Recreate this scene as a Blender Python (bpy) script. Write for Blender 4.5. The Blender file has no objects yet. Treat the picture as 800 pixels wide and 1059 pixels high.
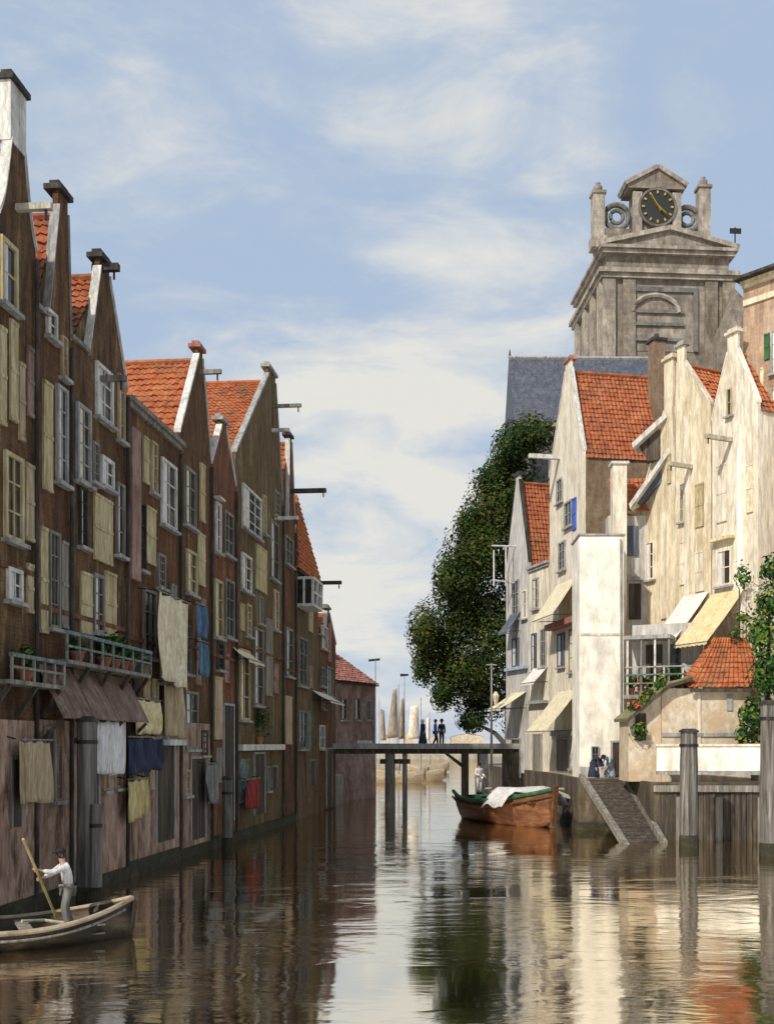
import bpy, bmesh, math, random
from mathutils import Vector, Matrix, noise
random.seed(7)
S = bpy.context.scene
COL = S.collection
R = math.radians
# ------------------------------------------------------------------ camera model (800x1059 picture units)
F, CX, HY, EYE = 1100.0, 430.0, 770.0, 4.2
def at(px, py, d): return Vector(((px-CX)/F*d, d, EYE+(HY-py)/F*d))
def atz(px, z, d): return Vector(((px-CX)/F*d, d, z))

# ------------------------------------------------------------------ materials
def nodes_of(name):
    m = bpy.data.materials.new(name); m.use_nodes = True
    nt = m.node_tree; b = nt.nodes['Principled BSDF']
    return m, nt, b
def ramp(nt, cols, lo=.28, hi=.72):
    r = nt.nodes.new('ShaderNodeValToRGB'); e = r.color_ramp.elements
    n = len(cols)
    while len(e) < n: e.new(.5)
    for i, c in enumerate(cols):
        e[i].position = lo+(hi-lo)*i/max(1, n-1); e[i].color = (*c, 1)
    return r
def mat(name, cols, scale=(1.6, 1.6, .35), rough=.85, bump=.35, brick=0.0, fine=9.0, spots=None, bsize=(.28, .095), sscale=(.9, .9, .9), slo=.52):
    """weathered surface: long streaks of several related colours, fine grain, optional brick courses"""
    if brick > .6: cols = [tuple(x*g_ for x, g_ in zip(c, (.76, .78, .8))) for c in cols]
    m, nt, b = nodes_of(name); L = nt.links.new
    tc = nt.nodes.new('ShaderNodeTexCoord'); oi = nt.nodes.new('ShaderNodeObjectInfo')
    mul = nt.nodes.new('ShaderNodeMath'); mul.operation = 'MULTIPLY'; mul.inputs[1].default_value = 37.0
    L(oi.outputs['Random'], mul.inputs[0])
    add = nt.nodes.new('ShaderNodeVectorMath'); L(tc.outputs['Object'], add.inputs[0]); L(mul.outputs[0], add.inputs[1])
    mp = nt.nodes.new('ShaderNodeMapping'); mp.inputs['Scale'].default_value = scale; L(add.outputs[0], mp.inputs[0])
    n1 = nt.nodes.new('ShaderNodeTexNoise'); n1.inputs['Scale'].default_value = 1.0; n1.inputs['Detail'].default_value = 8; n1.inputs['Roughness'].default_value = .68
    n1.inputs['Distortion'].default_value = .6
    L(mp.outputs[0], n1.inputs['Vector'])
    r = ramp(nt, cols); L(n1.outputs['Fac'], r.inputs[0])
    mp2 = nt.nodes.new('ShaderNodeMapping'); mp2.inputs['Scale'].default_value = tuple(s*fine/2.2 for s in scale); L(add.outputs[0], mp2.inputs[0])
    n2 = nt.nodes.new('ShaderNodeTexNoise'); n2.inputs['Scale'].default_value = 1.0; n2.inputs['Detail'].default_value = 5; n2.inputs['Roughness'].default_value = .7
    L(mp2.outputs[0], n2.inputs['Vector'])
    mr = nt.nodes.new('ShaderNodeMapRange'); mr.inputs[1].default_value = .3; mr.inputs[2].default_value = .7; mr.inputs[3].default_value = .66; mr.inputs[4].default_value = 1.34
    L(n2.outputs['Fac'], mr.inputs[0])
    mx = nt.nodes.new('ShaderNodeMix'); mx.data_type = 'RGBA'; mx.blend_type = 'MULTIPLY'; mx.inputs[0].default_value = 1
    L(r.outputs[0], mx.inputs[6]); L(mr.outputs[0], mx.inputs[7])
    col = mx.outputs[2]
    height = n2.outputs['Fac']
    if spots:
        n3 = nt.nodes.new('ShaderNodeTexNoise'); n3.inputs['Scale'].default_value = 1; n3.inputs['Detail'].default_value = 7; n3.inputs['Roughness'].default_value = .75
        mp3 = nt.nodes.new('ShaderNodeMapping'); mp3.inputs['Scale'].default_value = sscale; mp3.inputs['Location'].default_value = (3.1, 7.7, 1.3); L(add.outputs[0], mp3.inputs[0]); L(mp3.outputs[0], n3.inputs['Vector'])
        r3 = ramp(nt, [(0, 0, 0), (1, 1, 1)], slo, slo+.13); L(n3.outputs['Fac'], r3.inputs[0])
        m3 = nt.nodes.new('ShaderNodeMix'); m3.data_type = 'RGBA'
        L(r3.outputs[0], m3.inputs[0]); L(col, m3.inputs[6]); m3.inputs[7].default_value = (*spots, 1); col = m3.outputs[2]
    if brick:
        sx = nt.nodes.new('ShaderNodeSeparateXYZ'); L(tc.outputs['Object'], sx.inputs[0])
        a2 = nt.nodes.new('ShaderNodeMath'); L(sx.outputs[0], a2.inputs[0]); L(sx.outputs[1], a2.inputs[1])
        cb = nt.nodes.new('ShaderNodeCombineXYZ'); L(a2.outputs[0], cb.inputs[0]); L(sx.outputs[2], cb.inputs[1])
        bt = nt.nodes.new('ShaderNodeTexBrick'); L(cb.outputs[0], bt.inputs['Vector']); bt.inputs['Scale'].default_value = 1
        bt.inputs['Brick Width'].default_value = bsize[0]; bt.inputs['Row Height'].default_value = bsize[1]; bt.inputs['Mortar Size'].default_value = bsize[1]*.11
        bt.inputs['Color1'].default_value = (.75, .72, .7, 1); bt.inputs['Color2'].default_value = (1.25, 1.15, 1.1, 1); bt.inputs['Mortar'].default_value = (1.3, 1.3, 1.25, 1)
        m4 = nt.nodes.new('ShaderNodeMix'); m4.data_type = 'RGBA'; m4.blend_type = 'MULTIPLY'; m4.inputs[0].default_value = brick
        L(col, m4.inputs[6]); L(bt.outputs[0], m4.inputs[7]); col = m4.outputs[2]
    L(col, b.inputs['Base Color']); b.inputs['Roughness'].default_value = rough
    b.inputs['Specular IOR Level'].default_value = .3
    bp = nt.nodes.new('ShaderNodeBump'); bp.inputs['Strength'].default_value = bump; bp.inputs['Distance'].default_value = .05
    L(height, bp.inputs['Height']); L(bp.outputs[0], b.inputs['Normal'])
    return m
def plain(name, c, rough=.7, metal=0, var=.25, scale=6):
    m, nt, b = nodes_of(name); L = nt.links.new
    tc = nt.nodes.new('ShaderNodeTexCoord')
    n = nt.nodes.new('ShaderNodeTexNoise'); n.inputs['Scale'].default_value = scale; n.inputs['Detail'].default_value = 4
    L(tc.outputs['Object'], n.inputs['Vector'])
    r = ramp(nt, [tuple(x*(1-var) for x in c), tuple(min(1, x*(1+var)) for x in c)]); L(n.outputs['Fac'], r.inputs[0])
    L(r.outputs[0], b.inputs['Base Color']); b.inputs['Roughness'].default_value = rough; b.inputs['Metallic'].default_value = metal
    return m
M = {}
# shaded west-bank brick and timber
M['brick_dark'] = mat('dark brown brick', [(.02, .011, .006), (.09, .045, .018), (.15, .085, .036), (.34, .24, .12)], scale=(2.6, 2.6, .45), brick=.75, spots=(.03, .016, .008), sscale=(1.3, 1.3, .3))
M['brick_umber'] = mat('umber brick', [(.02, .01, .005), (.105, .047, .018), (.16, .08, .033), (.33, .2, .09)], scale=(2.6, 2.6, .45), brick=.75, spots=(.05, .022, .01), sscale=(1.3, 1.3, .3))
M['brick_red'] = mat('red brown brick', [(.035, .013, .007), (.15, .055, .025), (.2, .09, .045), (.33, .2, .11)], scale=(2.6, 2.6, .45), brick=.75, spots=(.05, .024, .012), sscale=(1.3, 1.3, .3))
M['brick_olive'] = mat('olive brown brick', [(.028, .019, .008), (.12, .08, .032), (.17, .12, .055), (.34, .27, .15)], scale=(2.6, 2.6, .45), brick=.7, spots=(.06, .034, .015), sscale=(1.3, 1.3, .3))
M['mauve'] = mat('mauve lime plaster', [(.14, .08, .06), (.28, .18, .145), (.4, .29, .24)], scale=(1, 1, .5), spots=(.16, .085, .06))
M['plinth'] = mat('damp rusty plaster', [(.06, .032, .018), (.25, .15, .1), (.37, .245, .18), (.44, .33, .26)], scale=(1.6, 1.6, .5), spots=(.06, .032, .015), sscale=(1.2, 1.2, .35), slo=.5)
M['ochre'] = mat('faded ochre paint', [(.2, .15, .07), (.42, .34, .18), (.6, .53, .36)], scale=(4, 4, .6))
M['tan'] = mat('pale tan boards', [(.18, .125, .07), (.4, .3, .18), (.55, .47, .33)], scale=(4, 4, .5))
M['whitetrim'] = mat('weathered white paint', [(.3, .28, .25), (.55, .53, .48), (.72, .7, .66)], scale=(3, 3, .8))
M['greytrim'] = mat('grey stone trim', [(.16, .15, .14), (.3, .29, .27), (.45, .44, .42)], scale=(3, 3, .8))
M['darktrim'] = mat('tarred dark trim', [(.015, .013, .012), (.04, .035, .03), (.1, .09, .08)], scale=(3, 3, .8))
M['tile'] = mat('red clay pantile', [(.12, .04, .02), (.3, .085, .035), (.38, .125, .05), (.42, .2, .11)], spots=(.14, .07, .04), scale=(1.6, 1.6, 1.6), bump=.25, sscale=(.8, .8, .8))
M['tile_bright'] = mat('bright clay pantile', [(.17, .05, .02), (.36, .1, .036), (.42, .14, .055), (.46, .24, .13)], spots=(.21, .1, .05), scale=(1.6, 1.6, 1.6), bump=.25, sscale=(.8, .8, .8))
M['tile_dusty'] = mat('dusty pink pantile', [(.2, .08, .065), (.34, .14, .11), (.44, .23, .19)], spots=(.22, .12, .1), scale=(1.6, 1.6, 1.6), bump=.25, sscale=(.8, .8, .8))
# sunlit east bank
M['cream'] = mat('cream lime plaster', [(.38, .29, .17), (.62, .52, .36), (.74, .67, .53)], scale=(1.6, 1.6, .3), spots=(.42, .32, .17), sscale=(2.2, 2.2, .16), slo=.56)
M['cream_pale'] = mat('pale plaster', [(.42, .34, .23), (.66, .58, .45), (.78, .72, .6)], scale=(1.6, 1.6, .3), spots=(.45, .37, .25), sscale=(2.2, 2.2, .16), slo=.57)
M['white'] = mat('whitewash', [(.68, .61, .49), (.81, .755, .65), (.85, .81, .72)], scale=(.5, .5, .25), fine=6, spots=(.6, .53, .4), sscale=(1.6, 1.6, .12), slo=.57)
M['greywhite'] = mat('greyed whitewash', [(.25, .235, .215), (.45, .42, .38), (.6, .57, .52)], scale=(1.8, 1.8, .25))
M['beige'] = mat('beige render', [(.4, .31, .22), (.54, .44, .32), (.62, .54, .43)], scale=(.8, .8, .5), spots=(.5, .36, .22))
M['rosebrown'] = mat('rose brown brick', [(.2, .12, .085), (.34, .23, .16), (.45, .34, .25)], scale=(1.2, 1.2, .25), brick=.5, spots=(.4, .27, .14))
M['brown'] = mat('plain brown brick', [(.11, .075, .045), (.2, .14, .09), (.27, .2, .14)], scale=(1.2, 1.2, .5), brick=.4)
M['stone'] = mat('church sandstone', [(.085, .07, .055), (.225, .19, .15), (.37, .32, .26)], scale=(.5, .5, .22), spots=(.13, .115, .1), sscale=(.5, .5, .2), brick=.35, bsize=(1.5, .6))
M['stone_pale'] = mat('pale church stone', [(.13, .11, .085), (.31, .265, .215), (.46, .41, .34)], scale=(.7, .7, .3), spots=(.17, .15, .13), sscale=(.6, .6, .2), brick=.3, bsize=(1.2, .6))
M['stone_dark'] = mat('sooty church stone', [(.07, .065, .06), (.15, .14, .125), (.24, .22, .2)], scale=(.6, .6, .3))
M['slate'] = mat('blue grey slate', [(.04, .046, .06), (.075, .083, .105), (.13, .138, .16)], scale=(2, 2, .3), brick=.3, bsize=(.5, .35))
M['timber'] = mat('grey timber', [(.06, .052, .04), (.2, .18, .15), (.38, .35, .3)], scale=(5, 5, .35))
M['timber_dark'] = mat('wet dark timber', [(.018, .014, .01), (.06, .046, .034), (.15, .12, .09)], scale=(5, 5, .35))
M['timber_pale'] = mat('bleached plank', [(.2, .17, .12), (.4, .36, .28), (.58, .54, .45)], scale=(4, 4, 1))
M['quay'] = mat('dark quay brick', [(.03, .024, .018), (.085, .066, .045), (.18, .145, .1)], scale=(1.2, 1.2, .4), brick=.4)
M['paving'] = mat('dusty paving', [(.18, .15, .11), (.3, .26, .2), (.38, .34, .28)], scale=(.8, .8, .8))
M['awn_cream'] = mat('cream canvas', [(.5, .42, .26), (.64, .56, .38), (.72, .67, .52)], scale=(2.5, 2.5, 1))
M['awn_yellow'] = mat('yellow canvas', [(.5, .36, .16), (.62, .5, .27), (.7, .62, .42)], scale=(2.5, 2.5, 1))
M['awn_white'] = mat('off white canvas', [(.5, .47, .4), (.66, .63, .56), (.75, .73, .68)], scale=(2.5, 2.5, 1))
M['cloth_white'] = mat('white linen', [(.42, .39, .37), (.6, .57, .55), (.74, .72, .7)], scale=(4, 4, .6))
M['cloth_navy'] = mat('navy cloth', [(.01, .012, .025), (.025, .03, .06), (.06, .065, .1)], scale=(4, 4, .6))
M['cloth_blue'] = mat('blue cloth', [(.03, .06, .11), (.07, .13, .2), (.16, .24, .32)], scale=(4, 4, .6))
M['cloth_yellow'] = mat('yellow cloth', [(.3, .2, .06), (.5, .38, .15), (.62, .54, .32)], scale=(4, 4, .6))
M['cloth_red'] = mat('red cloth', [(.12, .015, .012), (.24, .03, .025), (.32, .07, .05)], scale=(4, 4, .6))
M['cloth_pale_blue'] = mat('pale blue cloth', [(.2, .25, .36), (.32, .38, .5), (.45, .5, .58)], scale=(4, 4, .6))
M['cloth_cobalt'] = mat('cobalt cloth', [(.03, .06, .25), (.06, .11, .42), (.12, .2, .5)], scale=(4, 4, .6))
M['cloth_grey'] = mat('grey cloth', [(.1, .095, .085), (.19, .18, .16), (.28, .27, .24)], scale=(4, 4, .6))
M['cloth_black'] = mat('black cloth', [(.008, .008, .009), (.018, .017, .018), (.035, .033, .033)], scale=(4, 4, .6))
M['skin'] = plain('skin', (.48, .29, .2), .55, 0, .12)
M['hair'] = plain('dark hair', (.03, .02, .013), .6)
M['green_rail'] = mat('green grey rail paint', [(.06, .085, .07), (.13, .17, .15), (.28, .33, .34)], scale=(3, 3, 3))
M['blue_rail'] = mat('blue grey rail paint', [(.05, .07, .065), (.12, .16, .16), (.27, .34, .36)], scale=(3, 3, 3))
M['green_paint'] = mat('green boat paint', [(.01, .05, .02), (.025, .1, .04), (.08, .17, .09)], scale=(3, 3, 3))
M['hull_orange'] = mat('oiled red brown hull', [(.06, .022, .01), (.17, .062, .024), (.32, .15, .06)], scale=(1, 1, 2.2), rough=.5, spots=(.1, .04, .018))
M['hull_brown'] = mat('oiled brown hull', [(.045, .02, .01), (.12, .05, .022), (.2, .1, .05)], scale=(1, 1, 2.2), rough=.5)
M['hull_pale'] = mat('pale tan hull', [(.22, .16, .1), (.36, .28, .19), (.46, .38, .28)], scale=(1, 1, 2))
M['lean'] = mat('weathered brown boards', [(.08, .05, .035), (.19, .125, .095), (.29, .215, .175)], scale=(2, 2, .6), spots=(.09, .06, .04))
M['post_wood'] = mat('split mooring timber', [(.02, .018, .015), (.1, .088, .074), (.2, .18, .16), (.36, .34, .31)], scale=(6, 6, .3), bump=.7)
M['slime'] = mat('canal slime', [(.014, .012, .007), (.034, .031, .017), (.065, .058, .034)], scale=(2, 2, 2))
M['moss'] = mat('mossy tiles', [(.06, .09, .03), (.2, .2, .1), (.34, .16, .09)], scale=(1.5, 1.5, 1.5))
M['hull_dark'] = mat('tarred hull', [(.012, .009, .006), (.05, .033, .018), (.16, .11, .06)], scale=(1, 1, 2.5), rough=.5)
M['sail_brown'] = mat('tanned sail', [(.16, .12, .085), (.25, .2, .145), (.36, .3, .23)], scale=(1, 1, .4))
M['sail_cream'] = mat('cream sail', [(.52, .44, .34), (.64, .56, .45), (.7, .64, .54)], scale=(1, 1, .4))
M['iron'] = plain('black iron', (.025, .024, .023), .5, .4)
M['gold'] = plain('gilding', (.7, .42, .08), .35, .6, .15)
M['dial'] = plain('dark clock face', (.02, .022, .02), .5)
M['blue_shutter'] = mat('slate blue shutter', [(.05, .06, .08), (.09, .105, .13), (.14, .155, .18)], scale=(4, 4, .6))
M['green_shutter'] = mat('green shutter', [(.02, .06, .02), (.04, .13, .04), (.09, .2, .08)], scale=(4, 4, .6))
M['bark'] = mat('tree bark', [(.03, .024, .018), (.075, .06, .045), (.13, .11, .085)], scale=(4, 4, .6))
M['pot'] = plain('terracotta', (.36, .13, .07), .8)
M['flower'] = plain('red blossom', (.5, .05, .03), .6)
def glass():
    m, nt, b = nodes_of('old window glass'); L = nt.links.new
    tc = nt.nodes.new('ShaderNodeTexCoord'); n = nt.nodes.new('ShaderNodeTexNoise'); n.inputs['Scale'].default_value = 2.2
    L(tc.outputs['Object'], n.inputs['Vector'])
    r = ramp(nt, [(.012, .012, .012), (.05, .045, .04)]); L(n.outputs['Fac'], r.inputs[0]); L(r.outputs[0], b.inputs['Base Color'])
    b.inputs['Roughness'].default_value = .12
    bp = nt.nodes.new('ShaderNodeBump'); bp.inputs['Strength'].default_value = .25; bp.inputs['Distance'].default_value = .05; L(n.outputs['Fac'], bp.inputs['Height']); L(bp.outputs[0], b.inputs['Normal'])
    return m
M['glass'] = glass()
def leafmat(name, c):
    m, nt, b = nodes_of(name); L = nt.links.new
    tc = nt.nodes.new('ShaderNodeTexCoord'); n = nt.nodes.new('ShaderNodeTexNoise'); n.inputs['Scale'].default_value = .55; n.inputs['Detail'].default_value = 4
    L(tc.outputs['Object'], n.inputs['Vector'])
    r = ramp(nt, [tuple(x*.5 for x in c), c, tuple(x*1.45 for x in c)]); L(n.outputs['Fac'], r.inputs[0]); L(r.outputs[0], b.inputs['Base Color'])
    b.inputs['Roughness'].default_value = .9; b.inputs['Specular IOR Level'].default_value = .03
    return m
LEAF = [leafmat('deep green leaf', (.026, .045, .012)), leafmat('mid green leaf', (.05, .07, .016)), leafmat('olive leaf', (.095, .09, .02)), leafmat('bluish green leaf', (.022, .045, .02))]
LEAFB = [leafmat('fresh green leaf', (.06, .13, .025)), leafmat('garden green leaf', (.035, .085, .025)), leafmat('yellow green leaf', (.16, .17, .03)), leafmat('dark garden leaf', (.02, .04, .018))]

# ------------------------------------------------------------------ mesh helpers
class MB:
    def __init__(s): s.v = []; s.f = []
    def box(s, a, b):
        (x0, y0, z0), (x1, y1, z1) = a, b
        i = len(s.v)
        s.v += [(x0, y0, z0), (x1, y0, z0), (x1, y1, z0), (x0, y1, z0), (x0, y0, z1), (x1, y0, z1), (x1, y1, z1), (x0, y1, z1)]
        s.f += [tuple(i+k for k in q) for q in ((0, 3, 2, 1), (4, 5, 6, 7), (0, 1, 5, 4), (1, 2, 6, 5), (2, 3, 7, 6), (3, 0, 4, 7))]
        return s
    def prism(s, pts, y0, y1):            # polygon in x,z (counter clockwise seen from -y) swept along y
        i = len(s.v); n = len(pts)
        s.v += [(x, y0, z) for x, z in pts] + [(x, y1, z) for x, z in pts]
        s.f += [tuple(range(i, i+n)), tuple(range(i+2*n-1, i+n-1, -1))]
        s.f += [(i+(k+1) % n, i+k, i+n+k, i+n+(k+1) % n) for k in range(n)]
        return s
    def slab(s, pts, z0, z1):             # polygon in x,y swept along z
        i = len(s.v); n = len(pts)
        s.v += [(x, y, z0) for x, y in pts] + [(x, y, z1) for x, y in pts]
        s.f += [tuple(range(i+n-1, i-1, -1)), tuple(range(i+n, i+2*n))]
        s.f += [(i+k, i+(k+1) % n, i+n+(k+1) % n, i+n+k) for k in range(n)]
        return s
    def bar(s, a, b, w, h=None):          # square bar between two points
        a, b = Vector(a), Vector(b); h = h or w
        d = (b-a).normalized(); up = Vector((0, 0, 1)) if abs(d.z) < .95 else Vector((0, 1, 0))
        r = d.cross(up).normalized(); u = r.cross(d)
        i = len(s.v)
        for p in (a, b):
            for k, l in ((-1, -1), (1, -1), (1, 1), (-1, 1)): s.v.append(tuple(p+r*k*w/2+u*l*h/2))
        s.f += [tuple(i+k for k in q) for q in ((0, 1, 2, 3), (7, 6, 5, 4), (0, 4, 5, 1), (1, 5, 6, 2), (2, 6, 7, 3), (3, 7, 4, 0))]
        return s
    def tube(s, pts, rad, n=8):
        i0 = len(s.v); pts = [Vector(p) for p in pts]
        rad = rad if hasattr(rad, '__len__') else [rad]*len(pts)
        for k, p in enumerate(pts):
            d = (pts[min(k+1, len(pts)-1)]-pts[max(k-1, 0)]).normalized()
            up = Vector((0, 0, 1)) if abs(d.z) < .9 else Vector((0, 1, 0))
            r = d.cross(up).normalized(); u = r.cross(d)
            for j in range(n):
                a = 2*math.pi*j/n; s.v.append(tuple(p+(r*math.cos(a)+u*math.sin(a))*rad[k]))
        for k in range(len(pts)-1):
            for j in range(n):
                a = i0+k*n+j; b = i0+k*n+(j+1) % n; s.f.append((a, b, b+n, a+n))
        s.f.append(tuple(i0+j for j in range(n-1, -1, -1))); e = i0+(len(pts)-1)*n; s.f.append(tuple(e+j for j in range(n)))
        return s
    def lathe(s, prof, n=14, c=(0, 0, 0), sy=1.0):
        i0 = len(s.v)
        for r, z in prof:
            for j in range(n):
                a = 2*math.pi*j/n; s.v.append((c[0]+r*math.cos(a), c[1]+sy*r*math.sin(a), c[2]+z))
        for k in range(len(prof)-1):
            for j in range(n):
                a = i0+k*n+j; b = i0+k*n+(j+1) % n; s.f.append((a, b, b+n, a+n))
        s.f.append(tuple(i0+j for j in range(n-1, -1, -1))); e = i0+(len(prof)-1)*n; s.f.append(tuple(e+j for j in range(n)))
        return s
    def build(s, name, m, parent=None, smooth=False, bevel=0, solid=0):
        me = bpy.data.meshes.new(name); me.from_pydata(s.v, [], s.f)
        bm = bmesh.new(); bm.from_mesh(me); bmesh.ops.recalc_face_normals(bm, faces=bm.faces); bm.to_mesh(me); bm.free()
        me.materials.append(m) if not isinstance(m, list) else [me.materials.append(x) for x in m]
        if smooth: me.polygons.foreach_set('use_smooth', [True]*len(me.polygons))
        o = bpy.data.objects.new(name, me); COL.objects.link(o)
        if parent: o.parent = parent
        if bevel:
            md = o.modifiers.new('bevel', 'BEVEL'); md.width = bevel; md.segments = 1; md.limit_method = 'ANGLE'
        if solid:
            md = o.modifiers.new('solid', 'SOLIDIFY'); md.thickness = solid
        return o
def thing(name, label, cat, loc=(0, 0, 0), rz=0, group=None):
    o = bpy.data.objects.new(name, None); COL.objects.link(o); o.empty_display_size = .3
    o.location = loc; o.rotation_euler = (0, 0, rz); return tag(o, label, cat, group)
def tag(o, label, cat, group=None):
    o['label'] = label; o['category'] = cat
    if group: o['group'] = group
    return o
def struct(o, kind='structure'): o['kind'] = kind; return o

# ------------------------------------------------------------------ frames: a vertical wall line in plan; local x along it, local y into the house
class Fr:
    def __init__(s, a, b):
        s.p = Vector((a[0], a[1])); q = Vector((b[0], b[1])); s.u = (q-s.p).normalized(); s.n = Vector((-s.u.y, s.u.x)); s.len = (q-s.p).length
        s.rz = math.atan2(s.u.y, s.u.x)
    def lx(s, px, out=0):
        k = (px-CX)/F; q = s.p-s.n*out
        return (k*q.y-q.x)/(s.u.x-k*s.u.y)
    def pt(s, px, out=0): return s.p-s.n*out+s.u*s.lx(px, out)
    def lz(s, px, py, out=0): return EYE+(HY-py)/F*s.pt(px, out).y
    def world(s, x, y=0): return s.p+s.u*x+s.n*y
def frpx(p0, d0, p1, d1): return Fr(((p0-CX)/F*d0, d0), ((p1-CX)/F*d1, d1))

def tiles(mb, A, B, Cc, D, tw=.24, th=.32):
    """pantiles: A,B along the ridge, D,C along the eave below them"""
    A, B, Cc, D = map(Vector, (A, B, Cc, D))
    nc = max(2, int(max((B-A).length, (Cc-D).length)/tw)); nr = max(2, int(max((D-A).length, (Cc-B).length)/th))
    nrm = (B-A).cross(D-A)
    if nrm.length < 1e-6: nrm = (Cc-D).cross(A-D)*-1
    nrm.normalize()
    if nrm.z < 0: nrm = -nrm
    i0 = len(mb.v); cc = nc*3
    jr = random.Random(int(abs(A.x*100+D.z*37)))
    for r in range(nr):
        lift = [jr.uniform(-.015, .03) for _ in range(nc+1)]
        for e in (0, 1):
            t = (r+e)/nr
            for c in range(cc+1):
                s_ = c/cc
                p = (A.lerp(B, s_)).lerp(D.lerp(Cc, s_), t)
                h = .035*math.sin(c/3*2*math.pi)+(.045 if e else 0)+lift[min(c//3, nc)]
                mb.v.append(tuple(p+nrm*h))
    w = cc+1
    for r in range(nr*2-1):
        for c in range(cc):
            a = i0+r*w+c; mb.f.append((a, a+1, a+1+w, a+w))
    return mb

class House:
    used = None
    """Gable house. px values place it along the frame, the body runs back behind the front wall."""
    def __init__(s, fr, px0, px1, py_eave, peak, label, mfront, mside=None, mroof='tile', mcope='whitetrim', depth=7, zb=-.6, neck=(.7, .9), cap='darktrim',
                 cat='house', group=None, name='canal_house', flat=False, sh=None, x0=None, x1=None, out=0, curve=0.0):
        s.fr = fr; s.x0 = fr.lx(px0, out) if x0 is None else x0; s.x1 = fr.lx(px1, out) if x1 is None else x1; s.zb = zb; s.out = out
        w = s.w = s.x1-s.x0
        p = fr.world(s.x0, -out)
        s.t = thing(name, label, cat, (p.x, p.y, zb), fr.rz, group); s.used = []
        ze = s.ze = EYE+(HY-py_eave)/F*fr.world((s.x0+s.x1)/2).y-zb
        mside = mside or mfront
        g = .012
        if flat:
            s.zp = ze
            MB().box((g, 0, 0), (w-g, .35, ze)).build('front_wall', M[mfront], s.t)
            MB().box((g+.01, .35, 0), (w-g-.01, depth, ze-.5)).build('side_wall', M[mside], s.t)
            MB().box((-.05, -.22, ze), (w+.05, .4, ze+.16)).box((0, -.12, ze-.16), (w, -.002, ze-.002)).build('cornice', M[mcope], s.t)
            q = MB(); tiles(q, (.05, depth, ze-.1), (w-.05, depth, ze-.1), (w-.05, .4, ze-.35), (.05, .4, ze-.35)); q.build('roof', M[mroof], s.t)
            return
        pxp, pyp = peak
        xp = s.xp = fr.lx(pxp, out)-s.x0; zp = s.zp = fr.lz(pxp, pyp, out)-zb
        nw, nh = neck; zs = zp-nh; s.sx0 = (fr.lx(sh, out)-s.x0) if sh else 0
        def slope(side):
            pts = []; sx0 = s.sx0 if side < 0 else w
            for k in range(1, 6):
                t = k/6; x = sx0*(1-t)+(xp+side*nw/2)*t; z = ze*(1-t)+zs*t
                pts.append((x, z-curve*math.sin(math.pi*t)))
            return pts
        Ls, Rs = slope(-1), slope(1)
        outl = [(g, 0), (w-g, 0), (w-g, ze)]+Rs+[(xp+nw/2, zs), (xp+nw/2, zp), (xp-nw/2, zp), (xp-nw/2, zs)]+Ls[::-1]+([(s.sx0, ze)] if sh else [])+[(g, ze)]
        MB().prism(outl, 0, .15).build('front_wall', M[mfront], s.t)
        zr = zs-.1
        MB().prism([(.03, 0), (w-.03, 0), (w-.03, ze-.35), (xp, zr-.15), (.03, ze-.35)], .152, depth).build('side_wall', M[mside], s.t)
        q = MB()
        tiles(q, (xp, .16, zr), (xp, depth+.15, zr), (-.04, depth+.15, ze-.42), (-.04, .16, ze-.42))
        tiles(q, (xp, depth+.15, zr), (xp, .16, zr), (w+.04, .16, ze-.42), (w+.04, depth+.15, ze-.42))
        rf = q.build('roof', M[mroof], s.t, solid=.04)
        MB().tube([(xp, .16, zr+.03), (xp, depth+.1, zr+.03)], .13).build('ridge_tile', M[mroof], rf)
        for P in ([(s.sx0 or g, ze)]+Ls+[(xp-nw/2, zs)], [(w-g, ze)]+Rs+[(xp+nw/2, zs)]):
            c = MB(); i = 0
            for (a, b) in P:
                c.v += [(a, -.06, b-.03), (a, .2, b-.03), (a, .2, b+.13), (a, -.06, b+.13)]
            for j in range(len(P)-1):
                i = 4*j; c.f += [(i, i+1, i+5, i+4), (i+1, i+2, i+6, i+5), (i+2, i+3, i+7, i+6), (i+3, i, i+4, i+7)]
            e = 4*(len(P)-1); c.f += [(3, 2, 1, 0), (e, e+1, e+2, e+3)]
            c.build('coping', M[mcope], s.t)
        if sh: MB().box((-.02, -.1, ze), (s.sx0-.02, .22, ze+.12)).build('eaves_board', M['timber'], s.t)
        MB().box((xp-nw/2-.1, -.12, zp), (xp+nw/2+.1, .36, zp+.14)).box((xp-nw/2+.02, -.02, zp+.14), (xp+nw/2-.02, .25, zp+.28)).build('gable_cap', M[cap], s.t)
    def X(s, px): return s.fr.lx(px, s.out)-s.x0
    def Z(s, px, py): return s.fr.lz(px, py, s.out)-s.zb
    def rect(s, a, b, c, d):
        m = (a+c)/2; return s.X(a), s.X(c), s.Z(m, d), s.Z(m, b)
    def win(s, a, b, c, d, mf='whitetrim', grid=(2, 3), sill=True, mp='glass', t=None, curtain=None):
        x0, x1, z0, z1 = s.rect(a, b, c, d); w = x1-x0; t = t or max(.05, min(.11, w*.13))
        q = MB(); y0, y1 = -.09, .03
        q.box((x0, y0, z0), (x0+t, y1, z1)).box((x1-t, y0, z0), (x1, y1, z1)).box((x0+t, y0, z0), (x1-t, y1, z0+t)).box((x0+t, y0, z1-t), (x1-t, y1, z1))
        gx, gz = grid; m = t*.42
        for k in range(1, gx): xx = x0+w*k/gx; q.box((xx-m/2, -.06, z0+t), (xx+m/2, -.017, z1-t))
        for k in range(1, gz):
            zz = z0+(z1-z0)*k/gz
            for j in range(gx):
                q.box((x0+(t if j == 0 else w*j/gx+m/2), -.055, zz-m/2), (x0+(w-t if j == gx-1 else w*(j+1)/gx-m/2), -.017, zz+m/2))
        f = q.build('window', M[mf], s.t)
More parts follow.
